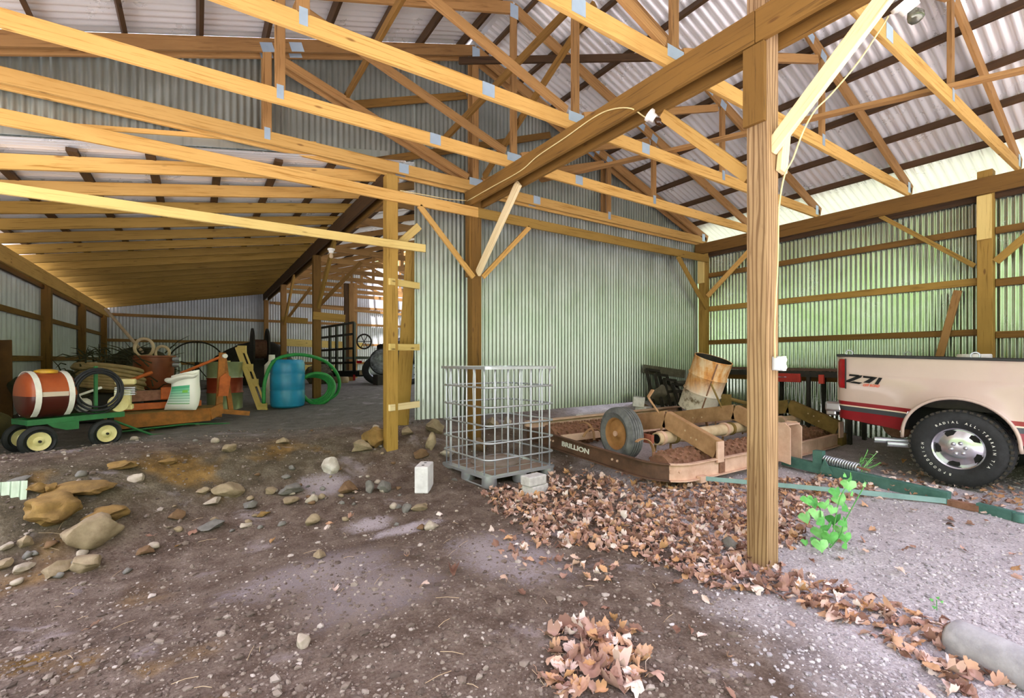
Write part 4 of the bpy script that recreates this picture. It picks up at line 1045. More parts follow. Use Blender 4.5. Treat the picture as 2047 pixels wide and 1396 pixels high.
# reel of black hose, pump and small engine
obj('reel_post', MB().board(CT(.4, .12, .36), CT(.4, .12, .96), .03, .03, cn), M['green_cart'], cart)
rc = CT(.4, .17, .68)
for k in range(7):
    rr_ = .2 + .018 * (k % 4); off = cn * (.02 * (k % 3)) + V((0, 0, -.015 * (k % 2)))
    P = [rc + off + cd * rr_ * math.cos(a) + V((0, 0, rr_ * (1.05 if k % 2 else 1) * math.sin(a))) for a in [2 * PI * i / 36 for i in range(36)]]
    obj('hose_turn', MB().tube(P, .010, 6, True), M['rubber'], cart, 180)
obj('pump_body', MB().lathe([(0, 0), (.06, 0), (.08, .03), (.08, .1), (.05, .13), (0, .13)], frame(CT(.4, -.02, .5), cn, (0, 0, 1)), 18).tube([CT(.35, .0, .5), CT(.28, .02, .62), CT(.5, .02, .7)], .016, 8), M['white'], cart, 40)
obj('engine_block', MB().box(CT(.74, -.02, .56), (.16, .16, .2)).box(CT(.74, -.02, .44), (.2, .2, .06)), M['yellow'], cart, None, .012)
obj('engine_shroud', MB().lathe([(0, 0), (.09, 0), (.1, .03), (.1, .08), (0, .08)], frame(CT(.62, .08, .5), cd, (0, 0, 1)), 20), M['yellow'], cart, 40)
obj('engine_tank', MB().box(CT(.76, .0, .76), (.2, .16, .07)), M['yellow'], cart, None, .015)
m = MB()
for k in range(5): m.box(CT(.76, .0, .60 + .022 * k), (.2, .19, .008))
obj('cooling_fin', m, M['galv_part'], cart)
obj('tow_bar', MB().tube([CT(.6, 0, .3), CT(1.0, .12, .06), CT(1.35, .16, .03), CT(1.5, .2, .025)], .014, 8), M['green_cart'], cart)

# ================================================================== ORANGE MOWER DECK
md = V((.97, .25, 0)).normalized(); mn = V((.25, -.97, 0)).normalized()
mo = at(330, 846, 6.9); mo.z = 0; gm_ = gz(mo.x, mo.y)
def MP(u, v_, z): return mo + md * u + mn * v_ + V((0, 0, gm_ + z))
M['orange'] = pm('Worn orange paint', 'b8702c', '8a5a24', 9, .65, bump=.1)
M['orange2'] = pm('Bright orange paint', 'cf6a2a', 'a9531d', 7, .6)
M['deck'] = pm('Dusty ochre plate', '8f7a3e', '6e5e30', 6, .8)
mow = thing('mower_deck', MP(0, 0, 0), 'worn orange pull-behind mower deck with white feed bag on it', 'farm implement')
obj('deck_plate', MB().prism([(-.72, -.5), (.5, -.5), (.72, -.25), (.72, .1), (.5, .3), (-.72, .3)], frame(MP(0, 0, .2), md, (-.25, .97, 0)), .03) if False else MB().prism([(-.72, .5), (-.72, -.3), (.5, -.3), (.72, -.1), (.72, .25), (.5, .5)], frame(MP(0, 0, .24), md, mn * -1), .02), M['deck'], mow)
obj('deck_skirt', MB().board(MP(-.72, .29, .15), (MP(.5, .29, .17)), .19, .02).board(MP(.5, .29, .17), MP(.72, .1, .24), .17, .02), M['orange'], mow)
obj('deck_rail', MB().board(MP(-.55, .0, .32), MP(.45, .0, .33), .09, .1), M['orange2'], mow, None, .01)
obj('gear_beam', MB().board(MP(-.5, -.12, .46), MP(.2, -.12, .48), .15, .12), M['rust_dark'], mow, None, .01)
obj('gear_box', MB().box(MP(.12, -.08, .49), (.3, .16, .18)).lathe([(0, 0), (.05, 0), (.05, .1), (0, .1)], frame(MP(.3, -.06, .46), (0, 1, 0), (0, 0, 1)), 12), M['orange2'], mow, None, .015)
obj('bolt_plate', MB().box(MP(.12, .01, .5), (.02, .02, .02)), M['dark'], mow)
obj('mast_upright', MB().board(MP(.66, .1, .1), MP(.78, -.12, 1.1), .09, .04, md).board(MP(.9, -.1, .15), MP(.8, -.14, 1.1), .07, .04, md), M['orange'], mow)
obj('mast_plate', MB().prism([(-.08, -.2), (.06, -.2), (.1, .1), (.03, .16), (-.05, .1)], frame(MP(.74, .06, .62), md, (0, 0, 1)), .03), M['orange2'], mow)
obj('mast_pin', MB().lathe([(0, 0), (.035, 0), (.035, .05), (0, .05)], frame(MP(.78, -.02, 1.05), md, (0, 0, 1)) , 14), M['white'], mow, 40)
obj('brace_rod', MB().tube([MP(.76, -.1, 1.04), MP(.25, -.25, .78)], .022, 8), M['orange2'], mow)
obj('lift_rod', MB().tube([MP(-.45, -.15, .66), MP(-.1, -.3, .8)], .025, 8), M['orange2'], mow)
obj('caster_arm', MB().board(MP(.6, .05, .2), MP(1.1, .12, .12), .07, .05), M['orange'], mow)
obj('green_rod', MB().tube([MP(-.6, .36, .03), MP(.2, .36, .06), MP(.72, .42, .02)], .012, 8), M['green_cart'], mow)
# feed bag
t = NT('Printed woven bag'); sz_ = t.new('ShaderNodeSeparateXYZ'); v = t.coord('UV'); t.link(v, sz_.inputs[0])
wv = t.new('ShaderNodeTexWave'); wv.wave_type = 'BANDS'; wv.bands_direction = 'Y'; wv.inputs['Scale'].default_value = 4.4; wv.inputs['Distortion'].default_value = .4; t.link(v, wv.inputs['Vector'])
def band(s_, a, b): return t.math('MULTIPLY', t.math('GREATER_THAN', s_, a), t.math('LESS_THAN', s_, b))
inx = t.math('MULTIPLY', band(sz_.outputs[0], .13, .78), band(sz_.outputs[1], .17, .66))
grn = t.ramp(sz_.outputs[1], [(.2, lin('e6f5ee')), (.36, lin('bfe6d2')), (.5, lin('8fd6b4')), (.62, lin('4fb58a'))])
grn = t.mix(t.math('MULTIPLY', t.math('GREATER_THAN', wv.outputs['Fac'], .72), .5), grn, lin('3f9b74'))
grn = t.mix(t.math('MULTIPLY', band(sz_.outputs[0], .55, .72), band(sz_.outputs[1], .47, .54)), grn, lin('7cc44e'))
grn = t.mix(band(sz_.outputs[1], .17, .19), grn, lin('5fae5c'))
M['bag'] = t.fin(t.mix(inx, lin('f6f6f2'), grn), .5)
b0 = at(360, 822, 6.75); bgz = gm_ + .27; b0.z = bgz
bag = MB(); nU, nV = 22, 24; bu = V((.83, -.556, 0)); bn_ = V((-.556, -.83, 0))
BW = .21; BH = .53
def bagpt(a, h):
    # a 0..1 around, h 0..1 up
    ang = 2 * PI * a; f = h
    wid = BW * (1.08 - .5 * min(1, max(0, (f - .12) / .5)) * .45 + .35 * max(0, f - .7)); dep = .11 * math.sin(PI * min(1, max(.03, f * .92 + .04))) ** .6 + .004
    wr = .008 * noise.noise(V((a * 6, h * 5, 2)))
    x = wid * math.copysign(abs(math.cos(ang)) ** .7, math.cos(ang)); y = (dep + wr) * math.copysign(abs(math.sin(ang)) ** .8, math.sin(ang))
    p = bu * (x + .10 * f + .03 * math.sin(4 * f)) + bn_ * (y + .03 * max(0, f - .75) * 4 * (1 - abs(x) / BW)) + V((0, 0, BH * f * (1 + .09 * x / BW * f)))
    return b0 + p
rows = []
for j in range(nV + 1):
    r_ = []
    for i in range(nU): r_.append(len(bag.v)); bag.v.append(bagpt(i / nU, j / nV))
    rows.append(r_)
for j in range(nV):
    for i in range(nU):
        i2 = (i + 1) % nU
        uvx = lambda k: (1 - math.cos(2 * PI * k / nU)) / 2 if k <= nU else 0
        front = math.sin(2 * PI * (i + .5) / nU) > 0
        def uv(k, jj): 
            x = .5 + .5 * math.cos(2 * PI * k / nU)
            return ((x if front else .99), jj / nV)
        bag.face((rows[j][i], rows[j][i2], rows[j + 1][i2], rows[j + 1][i]), [uv(i, j), uv(i + 1, j), uv(i + 1, j + 1), uv(i, j + 1)])
bag.face(rows[0][::-1], [(0, 0)] * nU); bag.face(rows[-1], [(0, 0)] * nU)
bt = thing('feed_bag', b0, 'white sack with a green printed label standing on the orange mower', 'bag')
obj('sack', bag, M['bag'], bt, 60)
P = [bagpt(.5 - .5 * i / 14, .97) + V((0, 0, .01 * math.sin(i))) + bn_ * .045 - V((0, 0, .055)) for i in range(15)]
obj('folded_top', MB().tube(P, [.03 + .03 * math.sin(PI * i / 14) + .015 * (i < 6) for i in range(15)], 12, flat=.6), M['white'], bt, 180)

# ================================================================== TANK, HOSES, COIL, PIPES
mt = at(308, 760, 8.3); g = gz(mt.x, mt.y)
base = tag(obj('junk_crate', MB().box((mt.x - .35, mt.y + .2, g + .2), (1.9, .7, .42)), M['blacksoft'], None, None, .02), 'dark crate base under the brown tank and the pipe coil', 'crate')
tk2 = thing('brown_tub', (mt.x, mt.y, g + .42), 'reddish brown plastic tub on the dark crate behind the mower', 'tub')
obj('tub_body', MB().lathe([(0, 0), (.27, 0), (.28, .02), (.30, .54), (.315, .55), (.315, .575), (.285, .575), (.27, .05), (0, .05)], Matrix.Translation((mt.x, mt.y, g + .42)), 32), pm('Reddish brown plastic', '7d3f26', '94502f', 4, .45), tk2, 40)
obj('tub_valve', MB().tube([(mt.x + .28, mt.y - .16, g + .93), (mt.x + .38, mt.y - .2, g + .93)], .04, 10).tube([(mt.x + .28, mt.y - .16, g + .83), (mt.x + .38, mt.y - .2, g + .83)], .04, 10), M['galv_part'], tk2, 40)
def loop(c, r_, a0, a1, ax, tr, n=24, up=(0, 0, 1)):
    ax = V(ax).normalized(); return [V(c) + ax * r_ * math.cos(a) + V(up) * r_ * math.sin(a) for a in [math.radians(a0 + (a1 - a0) * i / n) for i in range(n + 1)]]
hb = V((mt.x - .12, mt.y, g + 1.0))
tag(obj('white_hose', MB().tube(loop(hb + V((-.02, 0, .13)), .16, -70, 250, (.8, -.5, 0), 0) + [hb + V((.1, .02, .0))], .026, 10), M['cream'], None, 180), 'taller loop of cream hose standing up out of the brown tub', 'hose')
tag(obj('white_hose', MB().tube(loop(hb + V((.24, -.05, .04)), .12, -40, 220, (.8, -.5, 0), 0), .024, 10), M['cream'], None, 180), 'shorter loop of cream hose at the rim of the brown tub', 'hose')
pc = at(218, 757, 7.3); pc2 = V((pc.x, pc.y, pc.z - .02))
m = MB(); RC = random.Random(5)
cl = thing('pipe_coil', pc2 + V((0, 0, -.2)), 'coil of tan corrugated drain pipe lying on the junk behind the sprayer cart', 'pipe')
for k in range(9):
    r_ = .5 - .02 * (k % 3); zc = -.16 + .042 * k; tl = .10 * RC.uniform(-1, 1)
    P = [pc2 + V((.83 * r_ * math.cos(a), -.556 * r_ * math.cos(a), 0)) + V((.556, .83, 0)) * (.28 * math.sin(a)) + V((0, 0, zc + tl * math.cos(a) * .3 - .07 * math.sin(a) - .05 * math.cos(a))) for a in [2 * PI * i / 40 for i in range(40)]]
    obj('pipe_turn', MB().tube(P, .031, 8, True), pm('Tan pipe', 'a58d63', '8a7550', 9, .6) if k == 0 else bpy.data.materials['Tan pipe'], cl, 180)
tag(obj('coil_stand', MB().box((pc2.x, pc2.y + .1, (gz(pc2.x, pc2.y) + pc2.z - .22) / 2), (.8, .5, pc2.z - .22 - gz(pc2.x, pc2.y))), M['blacksoft'], None, None, .02), 'dark box under the tan pipe coil', 'crate')
p0, p1 = at(211, 618, 10.2), at(276, 694, 9.4)
tag(obj('plastic_pipe', MB().tube([p0, p1, p1 + (p1 - p0) * .55], .03, 10), M['cream'], None, 60), 'pale plastic pipe leaning up against the lean-to wall beam', 'pipe')

# ------------------------------------------------------------------ barrels
def barrel(name, base_, h, r_, lb, mat, cat='barrel'):
    b = thing(name, base_, lb, cat); obj('barrel_body', MB().lathe(drum_profile(h, r_), Matrix.Translation(base_), 36), mat, b, 50)
    obj('barrel_head', MB().lathe([(r_ - .01, h - .012), (r_ - .03, h - .025), (0, h - .025)], Matrix.Translation(base_), 36), mat, b); return b
p = at(450, 818, 8.7); p.z = gz(p.x, p.y) - .005
t = NT('Banded barrel paint'); sz_ = t.new('ShaderNodeSeparateXYZ'); geo = t.new('ShaderNodeNewGeometry'); t.link(geo.outputs['Position'], sz_.inputs[0])
c_ = t.ramp(t.noise(t.coord(), 4, 6), [(.3, lin('7d8a63')), (.7, lin('a0a982'))])
zz = t.math('SUBTRACT', sz_.outputs[2], p.z)
inb = t.math('MULTIPLY', t.math('GREATER_THAN', zz, .31), t.math('LESS_THAN', zz, .585))
c_ = t.mix(inb, c_, t.ramp(t.noise(t.coord(), 5, 4), [(.3, lin('8c3420')), (.7, lin('a5482c'))]))
M['banded'] = t.fin(c_, .38, .3)
bb = barrel('metal_barrel', p, .87, .285, 'grey green steel barrel with a wide red band around its middle', M['banded'])
obj('bung_cap', MB().lathe([(0, 0), (.03, 0), (.03, .05), (0, .05)], Matrix.Translation(p + V((.05, -.1, .845))), 12), M['yellow'], bb, 40)
p = at(575, 812, 8.8); p.z = gz(p.x, p.y) - .005
M['blue'] = pm('Blue plastic barrel', '1f7fae', '2a93c2', 4, .35)
b = thing('plastic_barrel', p, 'bright blue plastic barrel with green hose looped round it', 'barrel')
obj('barrel_body', MB().lathe([(0, 0), (.25, 0), (.285, .03), (.295, .1), (.297, .3), (.29, .32), (.297, .34), (.297, .6), (.29, .62), (.297, .64), (.293, .8), (.28, .86), (.25, .885), (.24, .87), (0, .87)], Matrix.Translation(p), 36), M['blue'], b, 40)
obj('bung_cap', MB().lathe([(0, 0), (.03, 0), (.03, .03), (0, .03)], Matrix.Translation(p + V((.1, -.12, .868))), 12), M['white'], b, 40)
pj = p + V((-.2, .2, 0))
bj = thing('plastic_jug', V((pj.x, pj.y + .35, p.z)), 'white capped jug standing behind the blue barrel', 'jug')
obj('jug_body', MB().lathe([(0, 0), (.12, 0), (.13, .1), (.13, .78), (.06, .86), (.055, .98), (0, .98)], Matrix.Translation((pj.x, pj.y + .35, p.z)), 20), M['white'], bj, 40)
M['hosegreen'] = pm('Green ribbed hose', '2f9a48', '247c3a', 20, .5)
hz_ = thing('green_hose', p + V((.4, .1, 0)), 'thick green suction hose coiled around and beside the blue barrel', 'hose')
P = [p + V((-.42, -.22, .1)), p + V((-.40, -.2, .5)), p + V((-.25, -.15, .85)), p + V((.05, -.1, .97)), p + V((.4, -.05, .95)), p + V((.75, .05, .8)), p + V((.95, .1, .5)), p + V((.9, .1, .2)), p + V((.6, .05, .05))]
def smooth_path(P, n=6):
    out = []
    for i in range(len(P) - 1):
        a, b_, c, d = P[max(i - 1, 0)], P[i], P[i + 1], P[min(i + 2, len(P) - 1)]
        for k in range(n):
            s = k / n; out.append(.5 * ((2 * b_) + (c - a) * s + (2 * a - 5 * b_ + 4 * c - d) * s * s + (3 * b_ - a - 3 * c + d) * s ** 3))
    return out + [P[-1]]
obj('hose_arch', MB().tube(smooth_path(P), .032, 10), M['hosegreen'], hz_, 180)
for k in range(4):
    c = p + V((.50 - .02 * k, -.12 + .06 * k, .33)); r_ = .31 - .02 * k; ax = V((.85, -.5, 0)).normalized()
    Q = [c + ax * r_ * (1.0 + .1 * k) * math.cos(a) + V((0, 0, r_ * .95 * math.sin(a))) + V((.1, .15, 0)) * .3 * math.sin(2 * a) for a in [2 * PI * i / 36 for i in range(36)]]
    obj('hose_turn', MB().tube(Q, .032, 10, True), M['hosegreen'], hz_, 180)
# pale board with slots leaning between the barrels
p0, p1 = at(523, 818, 8.5), at(478, 694, 8.95); p0.z = gz(p0.x, p0.y)
pl = thing('slotted_board', p0, 'pale yellow slotted board leaning between the two barrels', 'board')
u_ = V((.83, -.55, 0))
obj('board_side', MB().board(p0 - u_ * .02, p1 - u_ * .03, .09, .03, u_).board(p0 + u_ * .10, p1 + u_ * .12 - V((0, 0, .1)), .03, .03, u_), M['wood_yellow'], pl)
for f in (.05, .42, .66, .96): 
    c = p0.lerp(p1, f); obj('board_link', MB().board(c - u_ * .04, c + u_ * .12, .14, .03), M['wood_yellow'], pl)

# ------------------------------------------------------------------ dark brush heap and scrap along the lean-to wall
def heap(name, c, s, seed, mat, lb, cat='heap'):
    g = gz(c[0], c[1]); return tag(obj(name, MB().rock((c[0], c[1], g + s[2] * .55), s, seed, 4), mat, None, 60), lb, cat)
M['gloom'] = pm('Dark brushwood', '2a2a18', '3c3a24', 9, .9, bump=.8, bscale=30)
heap('brush_heap', (-1.75, 9.6), (.5, 1.1, .55), 31, M['gloom'], 'dark heap of brush along the lean-to left wall')
heap('brush_heap', (-1.2, 12.2), (.9, 1.1, .75), 33, M['gloom'], 'dark brush heap farther back under the leaning pipe')
heap('scrap_heap', (1.3, 15.4), (1.1, .7, .8), 37, M['blacksoft'], 'dark scrap heap at the foot of the rear wall', 'heap')
rb = random.Random(12); m = MB()
for k in range(150):
    x, y = rb.uniform(-1.75, -.5), rb.uniform(9.2, 13); z = gz(x, y) + rb.uniform(.3, 1.0); a = rb.uniform(0, 2 * PI); L = rb.uniform(.2, .6); e_ = rb.uniform(-.2, .9)
    d = V((math.cos(a), math.sin(a), e_)).normalized() * L; m.tube([V((x, y, z)), V((x, y, z)) + d * .5 + V((0, 0, .05)), V((x, y, z)) + d], [.012, .008, .003], 5)
tag(obj('brush_twigs', m, M['gloom'], None), 'tangle of dark twigs in the brush heaps', 'brush', None, 'stuff')
wh = thing('iron_wheel', (1.0, 16.5, gz(1, 16.5)), 'big dark spoked iron wheel against the rear wall left of the barrels', 'wheel')
wc2 = V((.0, 14.5, 1.3))
obj('wheel_hoop', MB().tube([wc2 + V((.62 * math.cos(a), 0, .62 * math.sin(a))) for a in [2 * PI * i / 40 for i in range(40)]], .02, 6, True), M['blacksoft'], wh, 180)
for k in range(5): obj('spoke', MB().tube([wc2, wc2 + V((.62 * math.cos(2 * PI * k / 5 + .3), 0, .62 * math.sin(2 * PI * k / 5 + .3)))], .014, 6), M['blacksoft'], wh)
obj('wheel_stand', MB().board(wc2 + V((0, .03, .1)), V((0, 14.53, gz(0, 14.5))), .1, .06, (1, 0, 0)), M['blacksoft'], wh)
rl = thing('cable_reel', (1.2, 14.6, gz(1.2, 14.6)), 'dark round reel on the scrap near the back posts', 'reel')
for dx in (0, .35): obj('reel_disc', MB().lathe([(0, 0), (.55, 0), (.55, .04), (0, .04)], frame((1.2 + dx, 14.2, 1.75), (0, 1, 0), (0, 0, 1)), 28), M['blacksoft'], rl, 40)
obj('reel_core', MB().lathe([(.25, 0), (.25, .35)], frame((1.2, 14.2, 1.75), (0, 1, 0), (0, 0, 1)), 20), M['rust_dark'], rl)
obj('reel_stand', MB().box((1.38, 14.2, 1.0), (.4, .5, .9)), M['blacksoft'], rl)
q = at(8, 760, 6.6); qz = gz(q.x, q.y)
tag(obj('leaning_sheet', MB().board((q.x - .05, q.y, qz), (q.x - .12, q.y + .25, 1.72), .28, .03, (1, 0, 0)), pm('Brown board', '6d4a24', '54391b', 5, .8), None), 'brown board leaning at the left edge behind the sprayer cart', 'board')
bkt = at(15, 830, 5.9)
tag(obj('bale_block', MB().rock((bkt.x - .15, bkt.y, gz(bkt.x, bkt.y) + .15), (.3, .3, .22), 55), pm('Dark olive lump', '5a5230', '443e24', 5, .9), None, 60), 'dark olive lump on the ground left of the sprayer cart', 'sack')

# ================================================================== TRAILER FAR BACK
D_ = 13.0
a0 = at(713, 770, D_); 
tr = thing('utility_trailer', (a0.x, a0.y, gz(a0.x, a0.y)), 'black utility trailer with a raised ramp gate in the rear bay', 'trailer')
gz_ = gz(a0.x, a0.y)
A = at(640, 755, D_ * 1.06); B = at(708, 757, D_); A.z = B.z = gz_ + .28
At = at(640, 655, D_ * 1.06); Bt = at(708, 645, D_)
ht = (Bt.z - B.z)
for f in (0, .3, .5, .72, 1.0):
    c = A.lerp(B, f); obj('gate_bar', MB().board(c, c + V((0, 0, ht * (.93 + .07 * f))), .07, .06, (B - A)), M['black'], tr)
for f in (0, .22, .5, .78, 1.0):
    obj('gate_rail', MB().board(A + V((0, 0, ht * f * .93)), B + V((0, 0, ht * f)), .06, .05), M['black'], tr)
dirb = V((.8, .6, 0))
obj('deck_frame', MB().board(A, B, .16, .1).board(B, B + V((2.6, .8, 0)), .16, .1).board(A, A + V((2.6, .8, 0)), .14, .1).board(B + V((0, 0, .45)), B + V((2.6, .8, .45)), .07, .06).board(A + V((0, 0, .45)), A + V((2.6, .8, .45)), .07, .06), M['black'], tr)
for f in (.33, .66): obj('side_post', MB().board(B + V((2.6, .8, 0)) * f, B + V((2.6, .8, 0)) * f + V((0, 0, .45)), .06, .06, (1, 0, 0)), M['black'], tr)
obj('tail_light', MB().box(B + V((.12, -.06, .33)), (.14, .03, .07)), M['lens'], tr); obj('tail_light', MB().box(B + V((-.02, -.07, -.1)), (.06, .03, .16)), M['lens'], tr)
obj('number_plate', MB().box(B + V((.28, -.06, .03)), (.3, .02, .12), Matrix.Rotation(-.1, 3, 'Z')), M['cream'], tr)
wc3 = at(752, 745, D_ * 1.0)
tw, Mf = tyre(tr, (wc3.x, wc3.y, gz_ + .38), .38, .24, .2, M['rubber'], None, 'trailer_tyre', (-.3, -.95, 0), 4)
obj('rim_face', MB().lathe([(.2, -.02), (.17, -.05), (.08, -.03), (0, -.03)], Mf @ Matrix.Translation((0, 0, .24)), 20), M['galv_part'], tw, 40)
w4 = at(822, 752, D_ * .98)
tw, Mf = tyre(tr, (w4.x, w4.y, gz_ + .36), .36, .24, .21, M['rubber'], None, 'trailer_tyre', (-.3, -.95, 0), 4)
rf = obj('rim_face', MB().lathe([(.21, -.02), (.18, -.05), (.08, -.03), (0, -.03)], Mf @ Matrix.Translation((0, 0, .24)), 20), M['galv_part'], tw, 40)
for k in range(8): obj('rim_hole', MB().lathe([(0, 0), (.022, 0), (.022, .006), (0, .006)], Mf @ Matrix.Translation((.13 * math.cos(k * PI / 4), .13 * math.sin(k * PI / 4), .205)), 8), M['dark'], rf)  # painted dark discs, shade of the rim holes
w5 = at(800, 705, D_ * 1.05)
bm_ = thing('covered_machine', (w5.x, w5.y, gz_), 'big machine under a black tarp on the trailer bay', 'machine')
obj('tarp', MB().rock((w5.x + .1, w5.y + .5, gz_ + .85), (.65, .45, .8), 91, 4), pm('Black tarp', '141416', '202024', 4, .5), bm_, 60)
tt = at(765, 740, D_ * .97)
st_ = thing('wrapped_tyre', (tt.x, tt.y, gz_), 'tyre wrapped in shiny plastic standing by the black trailer', 'tyre')
t_, Mf = tyre(st_, (tt.x, tt.y, gz_ + .62), .36, .22, .2, M['rubber'], None, 'tyre_body', (-.4, -.9, 0), 3)
obj('plastic_wrap', MB().lathe([(.33, 0), (.2, .03), (0, .02)], Mf @ Matrix.Translation((0, 0, .215)), 18), pm('Crinkled grey wrap', '8b8f98', '34363c', 9, .2, bump=.6, bscale=18), st_, 30)
obj('block_under', MB().box((tt.x, tt.y, gz_ + .13), (.4, .4, .27)), M['blacksoft'], st_)
gw = at(728, 683, 14.5)
vw = thing('hand_wheel', gw, 'dark hand wheel hung on the reddish far post', 'wheel')
obj('wheel_hoop', MB().tube([gw + V((.22 * math.cos(a) * .83, -.12 * math.cos(a), .22 * math.sin(a))) for a in [2 * PI * i / 24 for i in range(24)]], .025, 6, True), M['blacksoft'], vw, 180)
for k in range(3): obj('spoke', MB().tube([gw - V((.18 * math.cos(k * 1.05), -.1 * math.cos(k * 1.05), .22 * math.sin(k * 1.05))), gw + V((.18 * math.cos(k * 1.05), -.1 * math.cos(k * 1.05), .22 * math.sin(k * 1.05)))], .012, 6), M['blacksoft'], vw)
bar = at(700, 620, 14.2)
post(4.1, 15.4, 3.9, 'wood_orange', 'reddish post rising beside the trailer gate', .16)
beam('shadow_post', 'wood_dark', (3.95, 15.4, .78), (3.95, 15.4, 3.9), .12, .12, 'black shadowed timber tight against the reddish post', 'post', None, (1, 0, 0))  # solid dark strip drawn where only the post's shadow falls
for i, (x, y, c_, s_) in enumerate(((2.9, 14.0, 'crate of rusty parts behind the trailer gate', .4), (3.4, 14.4, 'pale bundle behind the trailer gate', .3))):
    tag(obj('parts_pile', MB().rock((x, y, gz(x, y) + s_ * .5), (s_ * 1.2, s_, s_), 60 + i), pm('Mixed scrap %d' % i, '77705c', '3f3a2e', 14, .8) if i == 0 else M['cream'], None, 60), c_, 'pile')
# hanging white bulb in the lean-to girder bay
# ================================================================== GROUND LITTER
def ground_at(x, y):
    r = ray(x, y); o = V((0, 0, CH)); lo, hi = .6, 16.0; t0 = .6; prev = None
    n = 60
    for i in range(n + 1):
        t = .8 * (20 / .8) ** (i / n); p = o + r * t
        if p.z < gz(p.x, p.y):
            a, b = prev if prev else t * .9, t
            for _ in range(14):
                m_ = (a + b) / 2; q = o + r * m_
                if q.z < gz(q.x, q.y): b = m_
                else: a = m_
            return o + r * b, b
        prev = t
    return o + r * 20, 20
M['st_tan'] = pm('Tan stone', 'a6957c', '7b6a54', 7, .9, bump=.4, bscale=30)
M['st_ochre'] = pm('Ochre stone', '9c7c48', '6c5430', 5, .9, bump=.5, bscale=25)
M['st_grey'] = pm('Grey stone', '83807d', '615d5a', 8, .9, bump=.4, bscale=30)
M['st_pale'] = pm('Pale stone', 'c2b6aa', '9a8d80', 9, .9, bump=.3, bscale=30)
M['st_white'] = pm('White quartz stone', 'e5e1dc', 'a69a8c', 5, .8, bump=.5, bscale=22)
M['st_brown'] = pm('Brown stone', '86694f', '604833', 7, .9, bump=.4, bscale=30)
